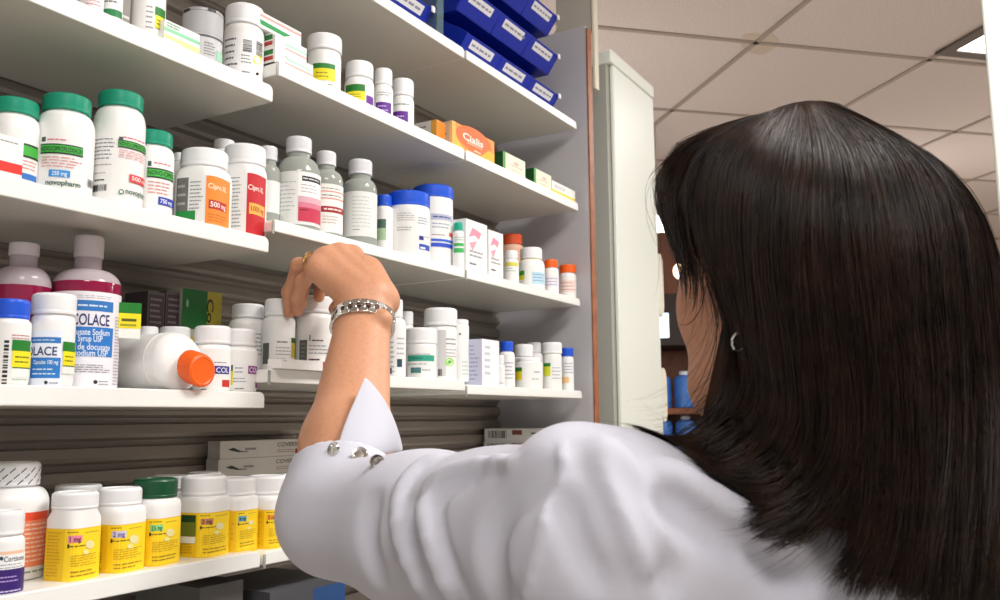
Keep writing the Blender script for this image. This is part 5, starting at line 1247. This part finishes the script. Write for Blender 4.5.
# closed under-layer so that no scalp shows
sh = [];
us = np.linspace(0, NG_, 150, endpoint=False)
tt = np.linspace(0, 1, NP)
for u in us:
    gap_ = 1.22 < u < 2.35
    p = lock(u); p = inward(p, .0120 + .006 * np.clip(tt[:, None] - .05, 0, .3) / .3)
    keep = .40 if gap_ else (.80 if 6.2 < u < 7.9 else .88); q = np.linspace(0, keep * (NP - 1), NP); lo_i = np.minimum(q.astype(int), NP - 2); f_ = (q - lo_i)[:, None]
    sh.append(p[lo_i] * (1 - f_) + p[lo_i + 1] * f_)
sh = push_out(np.array(sh).reshape(-1, 3), K, .002).reshape(len(us), NP, 3); nu = len(us)
idx = np.arange(nu * NP).reshape(nu, NP)
V.append(sh.reshape(-1, 3)); nv_ += nu * NP
Fc.append(np.stack([idx[:, :-1], np.roll(idx, -1, 0)[:, :-1], np.roll(idx, -1, 0)[:, 1:], idx[:, 1:]], -1).reshape(-1, 4))
# strands in clumps
NS = 20000
clump_u = rng.uniform(0, NG_, 420); clump_off = rng.normal(0, .0022, (420, 3)); clump_ph = rng.uniform(0, 6.28, 420); clump_len = np.where(rng.random(420) < .28, rng.uniform(.60, .86, 420), rng.uniform(.90, 1.0, 420)); clump_fr = rng.uniform(3.5, 7.5, 420)
paths = np.empty((NS, NP, 3)); rads = rng.uniform(.00020, .00042, NS)
for i in range(NS):
    c = rng.integers(420); u0 = clump_u[c]
    if rng.random() < .5: u0 = .3 + (u0 % NG_) * (11.4 / NG_)      # more of them where the hair is seen
    u = (u0 + rng.normal(0, .13)) % NG_
    own, mid_ = lock(u), lock(u0 % NG_)
    if i % 6: wv_ = (.92 * tt ** 1.2)[:, None]
    else: wv_ = 0
    p = own * (1 - wv_) + mid_ * wv_
    sw = lock((u + .22) % NG_) - lock((u - .22) % NG_)              # slow waves along the lock
    p = p + sw * (.75 * np.sin(tt * clump_fr[c] + clump_ph[c]) * tt ** .7 * (1 - tt * .5))[:, None]
    dep = rng.uniform(0, 1) ** 1.6 * .013
    p = inward(p, dep * np.clip(tt * 5, 0, 1)[:, None])
    ln = clump_len[c] * rng.uniform(.93, 1.04)
    if 1.2 < u0 % NG_ < 1.9: ln *= .44
    elif 7.2 < u0 % NG_ < 7.8: ln *= .86
    elif 6.3 < u0 % NG_ < 6.7: ln *= .92
    q = np.clip(tt * ln, 0, 1) * (NP - 1); a_ = np.minimum(q.astype(int), NP - 2); f_ = (q - a_)[:, None]
    p = p[a_] * (1 - f_) + p[a_ + 1] * f_
    if clump_len[c] < .88: p = inward(p, (-.007 * tt ** 2.5)[:, None])     # shorter layers lift at the tips
    amp = (tt ** 1.3)[:, None]
    ph = rng.uniform(0, 6.28, 3); wv = rng.uniform(2, 7)
    p = p + amp * (clump_off[c] + rng.normal(0, .0007, 3)) + amp * .0009 * np.sin(tt[:, None] * wv + ph)
    paths[i] = p
strands(paths, rads)
# flyaways
NF = 420; paths = np.empty((NF, NP, 3)); rads = rng.uniform(.00008, .00014, NF)
for i in range(NF):
    u = rng.uniform(.4, 11.5); p = lock(u); p = inward(p, -rng.uniform(.0005, .006) * np.clip(np.sin(tt * 3.1), 0, 1)[:, None])
    ph = rng.uniform(0, 6.28, 3); d_ = rng.normal(0, 1, 3) * .010
    paths[i] = p + (tt ** 1.6)[:, None] * d_ + .0025 * tt[:, None] * np.sin(tt[:, None] * rng.uniform(3, 9) + ph)
strands(paths, rads)
Vall = np.concatenate(V)
Vv = Vall - PO; Ff = np.concatenate(Fc)
me = bpy.data.meshes.new('hair'); me.vertices.add(len(Vv)); me.vertices.foreach_set('co', Vv.astype(np.float32).ravel())
me.loops.add(len(Ff) * 4); me.loops.foreach_set('vertex_index', Ff.astype(np.int32).ravel())
me.polygons.add(len(Ff)); me.polygons.foreach_set('loop_start', np.arange(0, len(Ff) * 4, 4, dtype=np.int32)); me.polygons.foreach_set('use_smooth', [True] * len(Ff))
me.materials.append(M_HAIR); me.update(calc_edges=True); me.validate()
o = bpy.data.objects.new('hair', me); col.objects.link(o); o.parent = woman
